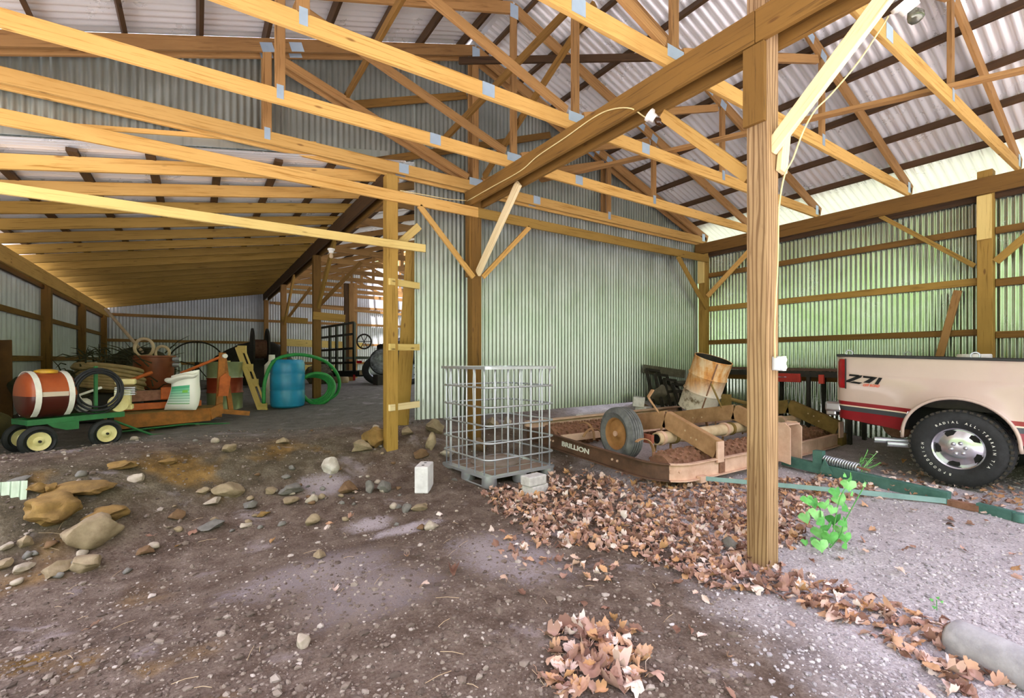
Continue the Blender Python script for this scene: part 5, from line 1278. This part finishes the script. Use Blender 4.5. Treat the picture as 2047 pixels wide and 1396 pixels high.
ROCKS = [
 (186, 1094, 96, 80, 'tan', 'largest rounded boulder at the foot of the left dirt bank'), (180, 990, 140, 36, 'ochre', 'long flat ochre slab on top of the left bank'),
 (120, 1040, 120, 75, 'ochre', 'big crumbling ochre clod under the flat slab'), (225, 1040, 90, 36, 'ochre', 'lower ochre lump beside the crumbling clod'), (277, 965, 34, 24, 'pale', 'small pale stone on the slope right of the flat ochre slab'),
 (246, 938, 62, 22, 'ochre', 'flat yellowish stone higher on the bank below the mower'), (456, 996, 58, 38, 'tan', 'pale tan block of stone alone mid slope'), (408, 990, 28, 20, 'tan', 'small tan stone just left of the pale tan block'),
 (425, 1010, 38, 18, 'pale', 'flat pale stone just below the tan block'), (502, 1018, 30, 22, 'grey', 'small blue grey stone right of the tan block'), (658, 949, 40, 40, 'white', 'white quartz rock on the dark dirt left of the white cinder block'),
 (692, 989, 48, 34, 'brown', 'orange brown square stone below the quartz rock'), (738, 986, 28, 28, 'grey', 'grey stone between the orange brown and blue grey ones'), (772, 986, 38, 30, 'grey', 'blue grey stone left of the white cinder block'),
 (622, 1008, 28, 24, 'pale', 'pale round stone below and left of the quartz rock'), (580, 1004, 42, 14, 'tan', 'low tan stone in the row left of the pale round one'), (580, 990, 52, 26, 'grey', 'dull flat grey stone half buried behind the low tan stone'), (540, 990, 30, 24, 'tan', 'brownish stone at the left end of the buried grey one'),
 (860, 1058, 44, 22, 'pale', 'cream stone with an orange stain on the dirt path before the cage'), (622, 1052, 42, 28, 'tan', 'humped grey tan stone on the open dirt at centre left'), (840, 1022, 46, 22, 'tan', 'wide tan stone in front of the white cinder block'), (812, 1026, 26, 20, 'grey', 'pointed grey stone beside the wide tan one'),
 (605, 1295, 40, 34, 'pale', 'lone pinkish pale stone in the near foreground'), (638, 1116, 36, 18, 'tan', 'flat tan stone alone in the middle of the dirt'), (724, 906, 50, 38, 'tan', 'rounded tan boulder left of the ladder post foot'), (752, 896, 60, 52, 'ochre', 'orange ochre boulder right behind the ladder post foot'),
 (752, 864, 24, 20, 'pale', 'small pale stone perched above the ochre boulder'), (866, 868, 52, 38, 'tan', 'tan boulder under the partition sheet edge'), (860, 902, 28, 44, 'tan', 'upright pointed stone shard before the partition edge'), (838, 917, 42, 22, 'brown', 'flat brown stone behind the white cinder block'),
 (897, 915, 36, 24, 'pale', 'pale stone at the left side of the wire cage'), (814, 872, 34, 26, 'tan', 'greyish stone right of the ladder post foot'), (1458, 1098, 46, 28, 'grey', 'smooth grey stone beside the near post'), (16, 1100, 34, 22, 'pale', 'pale stone at the left edge below the ochre clod'),
 (50, 1096, 38, 32, 'tan', 'tan stone left of the biggest boulder'), (10, 1140, 34, 30, 'tan', 'round stone at the very left edge'), (46, 1142, 46, 24, 'pale', 'pale oval stone left of the near stone row'), (108, 1150, 62, 30, 'tan', 'wide flat stone in the row before the biggest boulder'),
 (165, 1140, 74, 36, 'tan', 'broad stone directly before the biggest boulder'), (36, 968, 44, 20, 'grey', 'grey green flat stone at the top of the left bank'), (80, 982, 46, 24, 'ochre', 'mossy stone beside the buried sheet metal'), (102, 985, 30, 26, 'ochre', 'rounded ochre stone at the left end of the flat slab'),
 (340, 930, 42, 18, 'ochre', 'low ochre stone on the slope below the feed bag'), (350, 1040, 34, 24, 'brown', 'brown stone on the dark slope right of the biggest boulder'), (430, 1056, 58, 24, 'grey', 'flat slab stone below the pale tan block'), (490, 1056, 24, 14, 'pale', 'little pale stone right of the flat slab stone'),
 (526, 1032, 28, 12, 'ochre', 'yellow flat stone below the blue grey one'), (568, 888, 28, 16, 'tan', 'half buried tan stone below the blue barrel'), (455, 905, 34, 24, 'tan', 'dull tan stone on the slope below the banded barrel'), (290, 1110, 46, 24, 'brown', 'brown stone pair member below the fallen orange leaves'),
 (985, 860, 36, 30, 'tan', 'tan rubble stone under the partition behind the cage'), (1015, 858, 30, 34, 'pale', 'pale rubble stone under the partition right of the centre post'), (960, 905, 50, 34, 'brown', 'brown rock at the foot of the centre post behind the cage'), (1290, 822, 30, 18, 'brown', 'brown lump beside the pale blocks at the partition foot')]
for i, (x, y, w_, h_, c, lb) in enumerate(ROCKS):
    p, t_ = ground_at(x, y - h_ * .12)
    sx, sz = w_ * t_ / F / 2, h_ * t_ / F / 2
    tag(obj('stone', MB().rock((p.x, p.y, p.z + sz * .5), (sx * 1.04, sx * .85, sz * 1.02), 100 + i, 4 if w_ > 45 else 3, 1, .56 + R.uniform(-.4, .4), .9 if c == 'ochre' else .5, .55 if i == 0 else .93), M['st_' + c], None, 28), lb, 'stone')
# small stones of the loose row: individuals of one kind
sm = [MB().rock((0, 0, 0), (.05, .042, .032), 900 + k, 2) for k in range(5)]
sme = []
for k, mb_ in enumerate(sm):
    me = mb_.mesh('small_stone'); me.materials.append(M[['st_tan', 'st_grey', 'st_pale', 'st_brown', 'st_grey'][k]]); me.polygons.foreach_set('use_smooth', [True] * len(me.polygons)); sme.append(me)
rs = random.Random(41)
for i in range(70):
    x = rs.uniform(0, 940); y = 1120 - .17 * x + rs.gauss(0, 40)
    if i > 50: x, y = rs.uniform(100, 800), rs.uniform(840, 960)
    p, t_ = ground_at(x, y)
    o = bpy.data.objects.new('small_stone', sme[i % 5]); COL.objects.link(o); s = rs.uniform(.4, 1.2)
    o.location = p + V((0, 0, .012 * s)); o.scale = (s, s, s * rs.uniform(.7, 1.1)); o.rotation_euler = (0, 0, rs.uniform(0, 6))
    tag(o, 'small loose stone scattered on the dirt along the left bank', 'stone', 'small stones along the bank')
# gravel (nobody could count it)
def gravel(n, region, smin, smax, seed, mat, name, lb):
    bm = bmesh.new(); bmesh.ops.create_icosphere(bm, subdivisions=1, radius=1); bv = np.array([v.co[:] for v in bm.verts]); bf = [[v.index for v in f.verts] for f in bm.faces]; bm.free()
    rg = random.Random(seed); Vs, Fs = [], []; pts = []
    while len(pts) < n:
        q = region(rg)
        if q: pts.append(q)
    z = gza(np.array(pts))
    nr = np.random.RandomState(seed)
    for (x, y), zz in zip(pts, z):
        s = smin + (smax - smin) * rg.random() ** 3; a = rg.random() * 6.28; ca_, sa = math.cos(a), math.sin(a)
        v = bv * (1 + .3 * nr.uniform(-1, 1, (len(bv), 1))) * np.array([1, rg.uniform(.6, .9), rg.uniform(.4, .7)]) * s
        v = np.stack([v[:, 0] * ca_ - v[:, 1] * sa + x, v[:, 0] * sa + v[:, 1] * ca_ + y, v[:, 2] + zz + rough(x, y) + s * .15], 1)
        b = len(Vs) * len(bv); Vs.append(v); Fs += [[b + k for k in f] for f in bf]
    me = bpy.data.meshes.new(name); me.from_pydata(np.concatenate(Vs).tolist(), [], Fs)
    return tag(obj(name, me, mat), lb, 'gravel', None, 'stuff')
def island_mat(name, stops, rough_=.9, trans=0):
    t = NT(name); g = t.new('ShaderNodeNewGeometry'); col = t.ramp(g.outputs['Random Per Island'], stops)
    nz_ = t.noise(t.coord('Object'), 30, 4); col = t.mix(t.math('MULTIPLY', nz_, .35), col, (.02, .015, .01, 1), 'MIX') if False else col
    return t.fin(col, rough_, 0, .2)
M['grav'] = island_mat('Light gravel stones', [(0, lin('8a858b')), (.4, lin('ada7ae')), (.75, lin('bcb6bb')), (1, lin('cec8cc'))])
M['grav2'] = island_mat('Brown gravel stones', [(0, lin('5a4e49')), (.5, lin('7c6e67')), (.85, lin('93877f')), (1, lin('bdb2ae'))])
def reg_right(rg):
    t_ = 1.6 * (6.5 / 1.6) ** rg.random(); x = rg.uniform(900, 2047); r = ray(x, 800); X, Y = r.x * t_, r.y * t_
    return (X, Y) if X > 1.85 + .55 * Y + rg.gauss(0, .3) and X < 8.4 else None
def reg_left(rg):
    t_ = 1.5 * (7.5 / 1.5) ** rg.random(); x = rg.uniform(-60, 1500); r = ray(x, 800); X, Y = r.x * t_, r.y * t_
    return (X, Y) if X < 2.1 + .55 * Y + rg.gauss(0, .4) and Y < 7.5 else None
gravel(12000, reg_right, .004, .017, 1, M['grav'], 'light_gravel', 'pale crushed gravel covering the ground on the right')
gravel(17000, reg_left, .003, .014, 2, M['grav2'], 'dirt_gravel', 'brown grit and small stones in the dirt on the left')

gravel(1700, reg_left, .011, .03, 3, M['grav2'], 'loose_pebbles', 'larger loose pebbles strewn over the brown dirt')
# ------------------------------------------------------------------ dead leaves
def leaf_mesh(seed, curl):
    rg = random.Random(seed); m = MB(); n = 30; ring = []
    lob = rg.choice((3, 5, 5)); c0 = len(m.v); 
    def zc(x, y): return curl * (x * x * 1.6 + .5 * y * abs(y)) + .12 * noise.noise(V((x * 3, y * 3, seed)))
    m.v.append(V((0, 0, zc(0, 0))))
    for rr_ in (.35, .7, 1.0):
        q = []
        for i in range(n):
            a = 2 * PI * i / n; r_ = (.62 + .3 * abs(math.cos(lob * a / 2)) ** .8 if seed % 2 else .8 + .05 * math.cos(4 * a)) + .06 * math.cos(11 * a + seed)
            r_ *= (1.0 if math.sin(a) > -.6 else .8) * rr_; x, y = r_ * math.cos(a) * (.8 if seed % 2 else .55), r_ * math.sin(a)
            q.append(len(m.v)); m.v.append(V((x, y, zc(x, y))))
        ring.append(q)
    for i in range(n):
        j = (i + 1) % n; m.face((0, ring[0][i], ring[0][j]))
        for k in (0, 1): m.face((ring[k][i], ring[k + 1][i], ring[k + 1][j], ring[k][j]))
    m.tube([V((0, -.6, zc(0, -.6))), V((.05, -1.0, .1)), V((.1, -1.35, .05))], .02, 4)
    return m
def leaf_mat():
    t = NT('Dead leaf'); g = t.new('ShaderNodeNewGeometry'); oi = t.new('ShaderNodeObjectInfo')
    f = t.math('FRACT', t.math('ADD', g.outputs['Random Per Island'], oi.outputs['Random']))
    col = t.ramp(f, [(0, lin('7a5a4e')), (.2, lin('a07a6c')), (.45, lin('c09d92')), (.62, lin('cf9f72')), (.8, lin('dcbfb4')), (1, lin('f0e2de'))])
    nz_ = t.noise(t.coord('Object', (1, 1, 1)), 6, 5); col = t.mix(t.math('MULTIPLY', nz_, .2), col, lin('6a4c3e'))
    return t.fin(col, .55, 0, .25)
M['leaf'] = leaf_mat()
LM = []
for k in range(8):
    me = leaf_mesh(k + 3, (.6, 1.3, -.7, .9, 1.5, 1.8, -1.0, .6)[k]).mesh('dead_leaf'); me.materials.append(M['leaf']); me.polygons.foreach_set('use_smooth', [True] * len(me.polygons)); LM.append(me)
def in_poly(x, y, P):
    c = False; j = len(P) - 1
    for i in range(len(P)):
        if (P[i][1] > y) != (P[j][1] > y) and x < (P[j][0] - P[i][0]) * (y - P[i][1]) / (P[j][1] - P[i][1]) + P[i][0]: c = not c
        j = i
    return c
LP = [([(960, 985), (1090, 965), (1240, 960), (1500, 965), (1740, 950), (1760, 990), (1640, 1010), (1600, 1090), (1500, 1130), (1560, 1200), (1420, 1180), (1260, 1110), (1080, 1090), (1000, 1030)], 1.0),
      ([(1400, 1120), (1560, 1130), (1720, 1190), (1900, 1250), (1960, 1330), (2047, 1345), (2047, 1396), (1900, 1396), (1830, 1330), (1700, 1260), (1560, 1200)], .75),
      ([(1110, 1270), (1230, 1240), (1290, 1330), (1300, 1396), (1060, 1396), (1090, 1330)], .55),
      ([(1750, 930), (2047, 985), (2047, 1020), (1900, 1010), (1780, 985)], .35), ([(1060, 930), (1290, 950), (1330, 990), (1060, 960)], .4), ([(980, 1060), (1250, 1140), (1200, 1180), (1000, 1120)], .25)]
rl_ = random.Random(77); LV = []
def leaf_place(x, y, smin=.024, smax=.05):
    p, t_ = ground_at(x, y); LV.append((p, t_, rl_.uniform(smin, smax)))
tot = 0
while tot < 3600:
    x, y = rl_.uniform(950, 2047), rl_.uniform(925, 1396)
    dens = max([d for P, d in LP if in_poly(x, y, P)] or [0])
    if dens == 0: dens = .012 if x > 1100 else .003
    t_ = 1.42 * F / max(60, y - CY)
    if rl_.random() < dens * min(1, (t_ / 4.2) ** 2.6): leaf_place(x, y); tot += 1
for x, y in ((815, 1115), (905, 1148), (668, 1183), (385, 1065), (355, 1095), (300, 1080), (545, 1085), (710, 985), (880, 1030), (700, 1040), (655, 1055), (1010, 1165), (990, 1032), (190, 1255), (845, 1175), (660, 1055), (335, 1060)): leaf_place(x, y, .035, .055)
for k in range(60): leaf_place(rl_.uniform(1100, 1290), rl_.uniform(1255, 1396), .04, .075)
LV.sort(key=lambda q: -q[2] / q[1])
def leaf_matrix(p, s):
    return Matrix.Translation(p + V((0, 0, .012 + rl_.random() ** 2 * .03))) @ Euler((rl_.gauss(0, .35), rl_.gauss(0, .35), rl_.uniform(0, 6.28))).to_matrix().to_4x4() @ Matrix.Scale(s, 4)
for i, (p, t_, s) in enumerate(LV[:300]):
    o = bpy.data.objects.new('dead_leaf', LM[i % 8]); COL.objects.link(o); o.matrix_world = leaf_matrix(p, s)
    tag(o, 'curled dry brown leaf fallen on the dirt or gravel floor', 'leaf', 'larger dead leaves on the ground')
Vs, Fs = [], []; nb = 0
for i, (p, t_, s) in enumerate(LV[300:]):
    me = LM[i % 8]; co = np.empty(len(me.vertices) * 3); me.vertices.foreach_get('co', co); co = co.reshape(-1, 3)
    mt_ = np.array(leaf_matrix(p, s)); Vs.append(co @ mt_[:3, :3].T + mt_[:3, 3]); Fs += [[nb + k for k in f.vertices] for f in me.polygons]; nb += len(co)
me = bpy.data.meshes.new('leaf_litter'); me.from_pydata(np.concatenate(Vs).tolist(), [], Fs); me.polygons.foreach_set('use_smooth', [True] * len(me.polygons))
tag(obj('leaf_litter', me, M['leaf']), 'litter of dry brown and pinkish leaves drifted around the near post and roller', 'leaves', None, 'stuff')
m = MB(); rt_ = random.Random(9)
for k in range(45):
    x, y = rt_.uniform(100, 1500), rt_.uniform(1040, 1390); p, t_ = ground_at(x, y); a = rt_.uniform(0, 6.28); L = rt_.uniform(.04, .14)
    d = V((math.cos(a), math.sin(a), 0)); q = p + d * L; q.z = gz(q.x, q.y) + .006; p.z += .006; m.tube([p, (p + q) / 2 + V((0, 0, .006)), q], .0013, 4)
tag(obj('straw_bits', m, M['cream']), 'thin straw stalks and twigs scattered over the dirt', 'straw', None, 'stuff')

# ------------------------------------------------------------------ green plants
t = NT('Fresh green leaf'); oi = t.new('ShaderNodeObjectInfo')
M['green'] = t.fin(t.ramp(t.math('ADD', t.math('MULTIPLY', t.noise(t.coord(), 9, 3), .5), t.math('MULTIPLY', oi.outputs['Random'], .5)), [(.25, lin('4b9446')), (.5, lin('6bb85e')), (.75, lin('9ad88a'))]), .5, 0, .3)
M['green'].node_tree.nodes['Principled BSDF'].inputs['Subsurface Weight'].default_value = .0
def heart(size, p, nrm, tip):
    m = MB(); n = 26; Fm = frame(p, V(tip).cross(V(nrm)), tip); prof = []
    for i in range(n):
        a = 2 * PI * i / n
        x = .5 * (math.sin(a) ** 3) * 1.15; y = -(13 * math.cos(a) - 5 * math.cos(2 * a) - 2 * math.cos(3 * a) - math.cos(4 * a)) / 28
        w_ = 1 + .05 * math.sin(9 * a); prof.append((x * w_, y * w_))
    c = len(m.v); m.v.append(Fm @ V((0, 0, .04 * size)))
    for rr_ in (.55, 1):
        for x, y in prof: m.v.append(Fm @ V((x * rr_ * size, y * rr_ * size, (-abs(x) * rr_ * .3 + .05 * math.sin(7 * y)) * size)))
    for i in range(n):
        j = (i + 1) % n; m.face((c, c + 1 + i, c + 1 + j)); m.face((c + 1 + i, c + 1 + n + i, c + 1 + n + j, c + 1 + j))
    return m
pb, tb = ground_at(1655, 1098)
vine = thing('vine_plant', pb, 'bright green leafy vine growing from the gravel right of the near post', 'plant')
vpx = [(1632, 1028, .05), (1612, 1035, .055), (1650, 1010, .05), (1668, 1040, .06), (1640, 1065, .06), (1660, 1075, .055), (1690, 1075, .05), (1688, 1045, .045), (1672, 985, .05), (1680, 1000, .055), (1692, 1015, .045), (1697, 970, .05), (1702, 958, .04), (1705, 985, .04),
       (1628, 1005, .05), (1615, 1000, .045), (1640, 1090, .055), (1655, 1098, .04), (1632, 1100, .045), (1645, 1040, .06), (1665, 1020, .04), (1610, 1095, .03), (1730, 968, .03), (1680, 1060, .05), (1655, 1055, .05), (1692, 1090, .045), (1690, 950, .025)]
rv = random.Random(4); base_t = tb
for i, (x, y, s) in enumerate(vpx):
    p = at(x, y, base_t - .02 + rv.uniform(-.1, .12)); 
    if p.z < gz(p.x, p.y) + .03: p.z = gz(p.x, p.y) + .03
    nrm = (V((-.55, -.7, .7)) + V((rv.uniform(-.5, .5), rv.uniform(-.5, .5), rv.uniform(-.2, .4)))).normalized(); tip = V((rv.uniform(-.5, .6), rv.uniform(-.3, .3), -.8)).normalized()
    obj('leaf', heart(s * 1.75, p, nrm, tip), M['green'], vine, 180)
for path in ([(1655, 1100), (1645, 1060), (1640, 1020), (1628, 1000)], [(1658, 1100), (1668, 1050), (1678, 1000), (1698, 960), (1700, 945)], [(1656, 1100), (1680, 1070), (1690, 1040), (1732, 965)]):
    obj('stem', MB().tube(smooth_path([at(x, y, base_t + .02) for x, y in path], 5), .0035, 6), M['green'], vine, 180)
pb, tb = ground_at(1873, 1222)
sd = thing('seedling', pb, 'tiny green seedling among the leaves right of the vine', 'plant')
for x, y in ((1863, 1200), (1876, 1196), (1884, 1204), (1868, 1215)): obj('leaf', heart(.018, at(x, y, tb), V((-.5, -.7, .6)), V((R.uniform(-.5, .5), 0, -.8))), M['green'], sd, 180)
obj('stem', MB().tube([pb, at(1872, 1200, tb)], .002, 5), M['green'], sd)
pb, tb = ground_at(1712, 958)
wd = thing('weed', pb, 'thin feathery weed with a white bloom by the truck wheel', 'plant')
rw = random.Random(8)
for x1, y1 in ((1752, 906), (1735, 900), (1722, 915), (1760, 925), (1745, 918)):
    p1 = at(x1, y1, tb); obj('stem', MB().tube([pb, pb.lerp(p1, .5) + V((0, 0, .03)), p1], .003, 5), M['green'], wd)
    for k in range(7):
        c = pb.lerp(p1, .35 + .09 * k); obj('leaflet', MB().tube([c, c + V((rw.uniform(-.06, .06), rw.uniform(-.06, .06), rw.uniform(.0, .06)))], [.004, .001], 4), M['green'], wd)
obj('bloom', MB().rock(at(1753, 904, tb), (.018, .018, .014), 5, 2), M['white'], wd)

# ------------------------------------------------------------------ concrete stump, buried sheet
pA, tA = ground_at(1945, 1318); pB, tB = ground_at(2110, 1400)
d = (pB - pA).normalized()
obj_ = obj('concrete_post', MB().lathe([(0, 0), (.07, .0), (.092, .02), (.095, .06), (.095, 1.0), (0, 1.0)], frame(pA + V((0, 0, .06)) - d * .09, V((0, 0, 1)).cross(d), (0, 0, 1)) if (V((0, 0, 1)).cross(d)).cross(V((0, 0, 1))).dot(d) > 0 else frame(pA + V((0, 0, .06)) - d * .09, d.cross(V((0, 0, 1))), (0, 0, 1)), 20), pm('Grey concrete post', 'b9b7bd', '9b99a0', 10, .9, bump=.3), None, 50)
tag(obj_, 'grey concrete post lying in leaves at the lower right corner', 'post')
pA, tA = ground_at(20, 1003)
o = corr('roof_sheet', pA + V((-.35, .1, -.08)), (.83, -.2, 0), (0, .25, 1), (-.55, -.8, .2), .52, lambda q: [(0, .22)], M['galv_wall'], pitch=.068, kind='thing')
tag(o, 'piece of corrugated sheet sticking out of the bank at the left edge', 'metal sheet')

# ================================================================== ELECTRICS
def porc(p, ax, lb, bulb, sc=1.0):
    e_ = thing('lamp_holder', p, lb, 'lamp'); Mf = frame(p, V(ax).cross(V((0, .3, 1))), V(ax).cross(V(ax).cross(V((0, .3, 1)))))
    z_ = Mf.to_3x3().col[2]
    if z_.dot(V(ax)) < 0: Mf = Mf @ Matrix.Rotation(PI, 4, 'X')
    obj('porcelain_base', MB().lathe([(0, -.02), (.055 * sc, -.02), (.055 * sc, 0), (.038 * sc, .015), (.034 * sc, .05), (0, .05)], Mf, 24), M['white'], e_, 40)
    obj('bulb', MB().lathe([(.016 * sc, .05), (.028 * sc, .075), (.032 * sc, .095), (.026 * sc, .12), (.012 * sc, .13), (0, .132)], Mf, 20), bulb, e_, 60)
    return e_
M['amber'] = pm('Dark brown bulb glass', '3b2413', None, 1, .1)
M['silverbulb'] = pm('Silvered lamp glass', '77776a', '2c2a24', 8, .08, .6)
porc(V((3.24, 2.70, 3.53)), (.5, -.55, -.65), 'white porcelain lampholder with a dark bulb under the girder', M['amber'])
porc(at(1812, 6, 2.72), (.55, -.3, -.78), 'round porcelain lamp at the top of the near knee brace', M['silverbulb'], 1.3)
porc(at(662, 500, 7.4), (0, 0, -1), 'white porcelain lamp hanging by the lean-to girder', M['cream'])
M['cable'] = pm('Cream cable sheath', 'e8d9a0', 'd8c68a', 5, .5)
tag(obj('cable', MB().tube(smooth_path([at_x(x, y, 3.176) for x, y in ((934, 402), (985, 373), (1040, 342), (1075, 312), (1130, 275), (1185, 236), (1222, 219), (1262, 217))] + [V((3.3, 2.78, 3.56)), V((3.42, 2.62, 3.52))], 5), .006, 6), M['cable'], None, 180), 'cream electric cable stapled along the left girder plank', 'cable')
tag(obj('cable', MB().tube(smooth_path([at_y(x, y, 5.76) for x, y in ((800, 381), (850, 390), (895, 398), (932, 401))], 4), .005, 6), M['cable'], None, 180), 'cream cable running left from the girder above the partition girt', 'cable')
w_ = [at(1776, 32, 2.78), at(1762, 55, 2.83), at(1715, 125, 2.93), at(1660, 190, 3.02), at(1630, 220, 3.07), at(1606, 262, 3.10), at(1585, 318, 3.12), at(1568, 352, 3.14), at(1557, 420, 3.17), at(1555, 520, 3.18), at(1549, 640, 3.19), at(1549, 716, 3.2)]
tag(obj('cable', MB().tube(smooth_path(w_, 4), .0055, 6), M['cable'], None, 180), 'cream cable dropping down the near post to the outlet box', 'cable')
bp = V((3.32, 1.668, 1.35)); 
ob = thing('outlet_box', bp, 'grey electric outlet box screwed to the side of the near post', 'outlet')
obj('box_body', MB().box((3.30, 1.668, 1.405), (.05, .05, .095)), M['galv_part'], ob, None, .004)
obj('receptacle', MB().box((3.343, 1.664, 1.405), (.035, .05, .1)).lathe([(0, 0), (.016, 0), (.016, .01), (0, .01)], Matrix.Translation((3.343, 1.642, 1.43)) @ Matrix.Rotation(PI / 2, 4, 'X'), 12).lathe([(0, 0), (.016, 0), (.016, .01), (0, .01)], Matrix.Translation((3.343, 1.642, 1.38)) @ Matrix.Rotation(PI / 2, 4, 'X'), 12), M['white'], ob, 40)
# ridge cap, added to keep sun from streaking through the ridge gap
m = MB()
for s in (-1, 1):
    d = V((s, 0, -SL)) / csl; nrm = V((s * SL, 0, 1)) / csl; b = len(m.v); o_ = V((GX, 0, RZ)) + nrm * (RS + .012)
    m.v += [V((GX, Y0, o_.z + .008)), V((GX, Y1, o_.z + .008)), o_ + d * .25 + V((0, Y1, 0)), o_ + d * .25 + V((0, Y0, 0))]; m.face((b, b + 1, b + 2, b + 3) if s < 0 else (b + 3, b + 2, b + 1, b))
struct('trim_2', m, M['galv_roof'])
# ================================================================== WORLD, CAMERA
w = bpy.data.worlds.new('World'); SC.world = w; w.use_nodes = True
t = w.node_tree; n = t.nodes; l = t.links; bg = n['Background']
tc = n.new('ShaderNodeTexCoord'); sp = n.new('ShaderNodeSeparateXYZ'); l.new(tc.outputs['Generated'], sp.inputs[0])
nz = n.new('ShaderNodeTexNoise'); nz.inputs['Scale'].default_value = 6; nz.inputs['Detail'].default_value = 6; l.new(tc.outputs['Generated'], nz.inputs['Vector'])
ad = n.new('ShaderNodeMath'); ad.operation = 'MULTIPLY_ADD'; ad.inputs[1].default_value = .22; l.new(nz.outputs['Fac'], ad.inputs[0]); l.new(sp.outputs['Z'], ad.inputs[2])
mr = n.new('ShaderNodeMapRange'); mr.inputs['From Min'].default_value = -.89; mr.inputs['From Max'].default_value = 1.11; l.new(ad.outputs[0], mr.inputs['Value'])
rp = n.new('ShaderNodeValToRGB'); e = rp.color_ramp.elements
stops = [(0, (.6, .56, .64, 1)), (.485, (.70, .66, .74, 1)), (.505, (.18, .26, .09, 1)), (.58, (.32, .45, .17, 1)), (.65, (.60, .70, .46, 1)), (.70, (1.05, 1.0, 1.08, 1)), (1, (.95, .95, 1.25, 1))]
e[0].position, e[0].color = stops[0]; e[1].position, e[1].color = stops[-1]
for p_, c_ in stops[1:-1]:
    q = e.new(p_); q.color = c_
l.new(mr.outputs['Result'], rp.inputs['Fac']); l.new(rp.outputs['Color'], bg.inputs['Color']); bg.inputs['Strength'].default_value = WORLD_STRENGTH
sl = bpy.data.lights.new('Sun', 'SUN'); sl.energy = SUN; sl.angle = math.radians(1.5); sl.color = (1, .95, .96)
so = bpy.data.objects.new('Sun', sl); COL.objects.link(so); so.location = (0, -6, 12)
so.rotation_euler = V((.10, .27, -1)).to_track_quat('-Z', 'Y').to_euler()
cam = bpy.data.cameras.new('Camera'); co = bpy.data.objects.new('Camera', cam); COL.objects.link(co)
co.location = (0, 0, CH); co.rotation_euler = (PI / 2, 0, -YAW)
cam.sensor_fit = 'HORIZONTAL'; cam.sensor_width = 36; cam.lens = 36 * F / 2047
cam.shift_x = 0; cam.shift_y = (CY - 698) / 2047
cam.clip_start = .05
SC.camera = co
vs = SC.view_settings; vs.view_transform = 'Standard'; vs.look = 'None'; vs.exposure = EXPOSURE; vs.gamma = 1; vs.use_curve_mapping = False
SC.display_settings.display_device = 'sRGB'
SC.cycles.max_bounces = 10; SC.cycles.diffuse_bounces = 6; SC.cycles.glossy_bounces = 4
SC.cycles.use_denoising = True
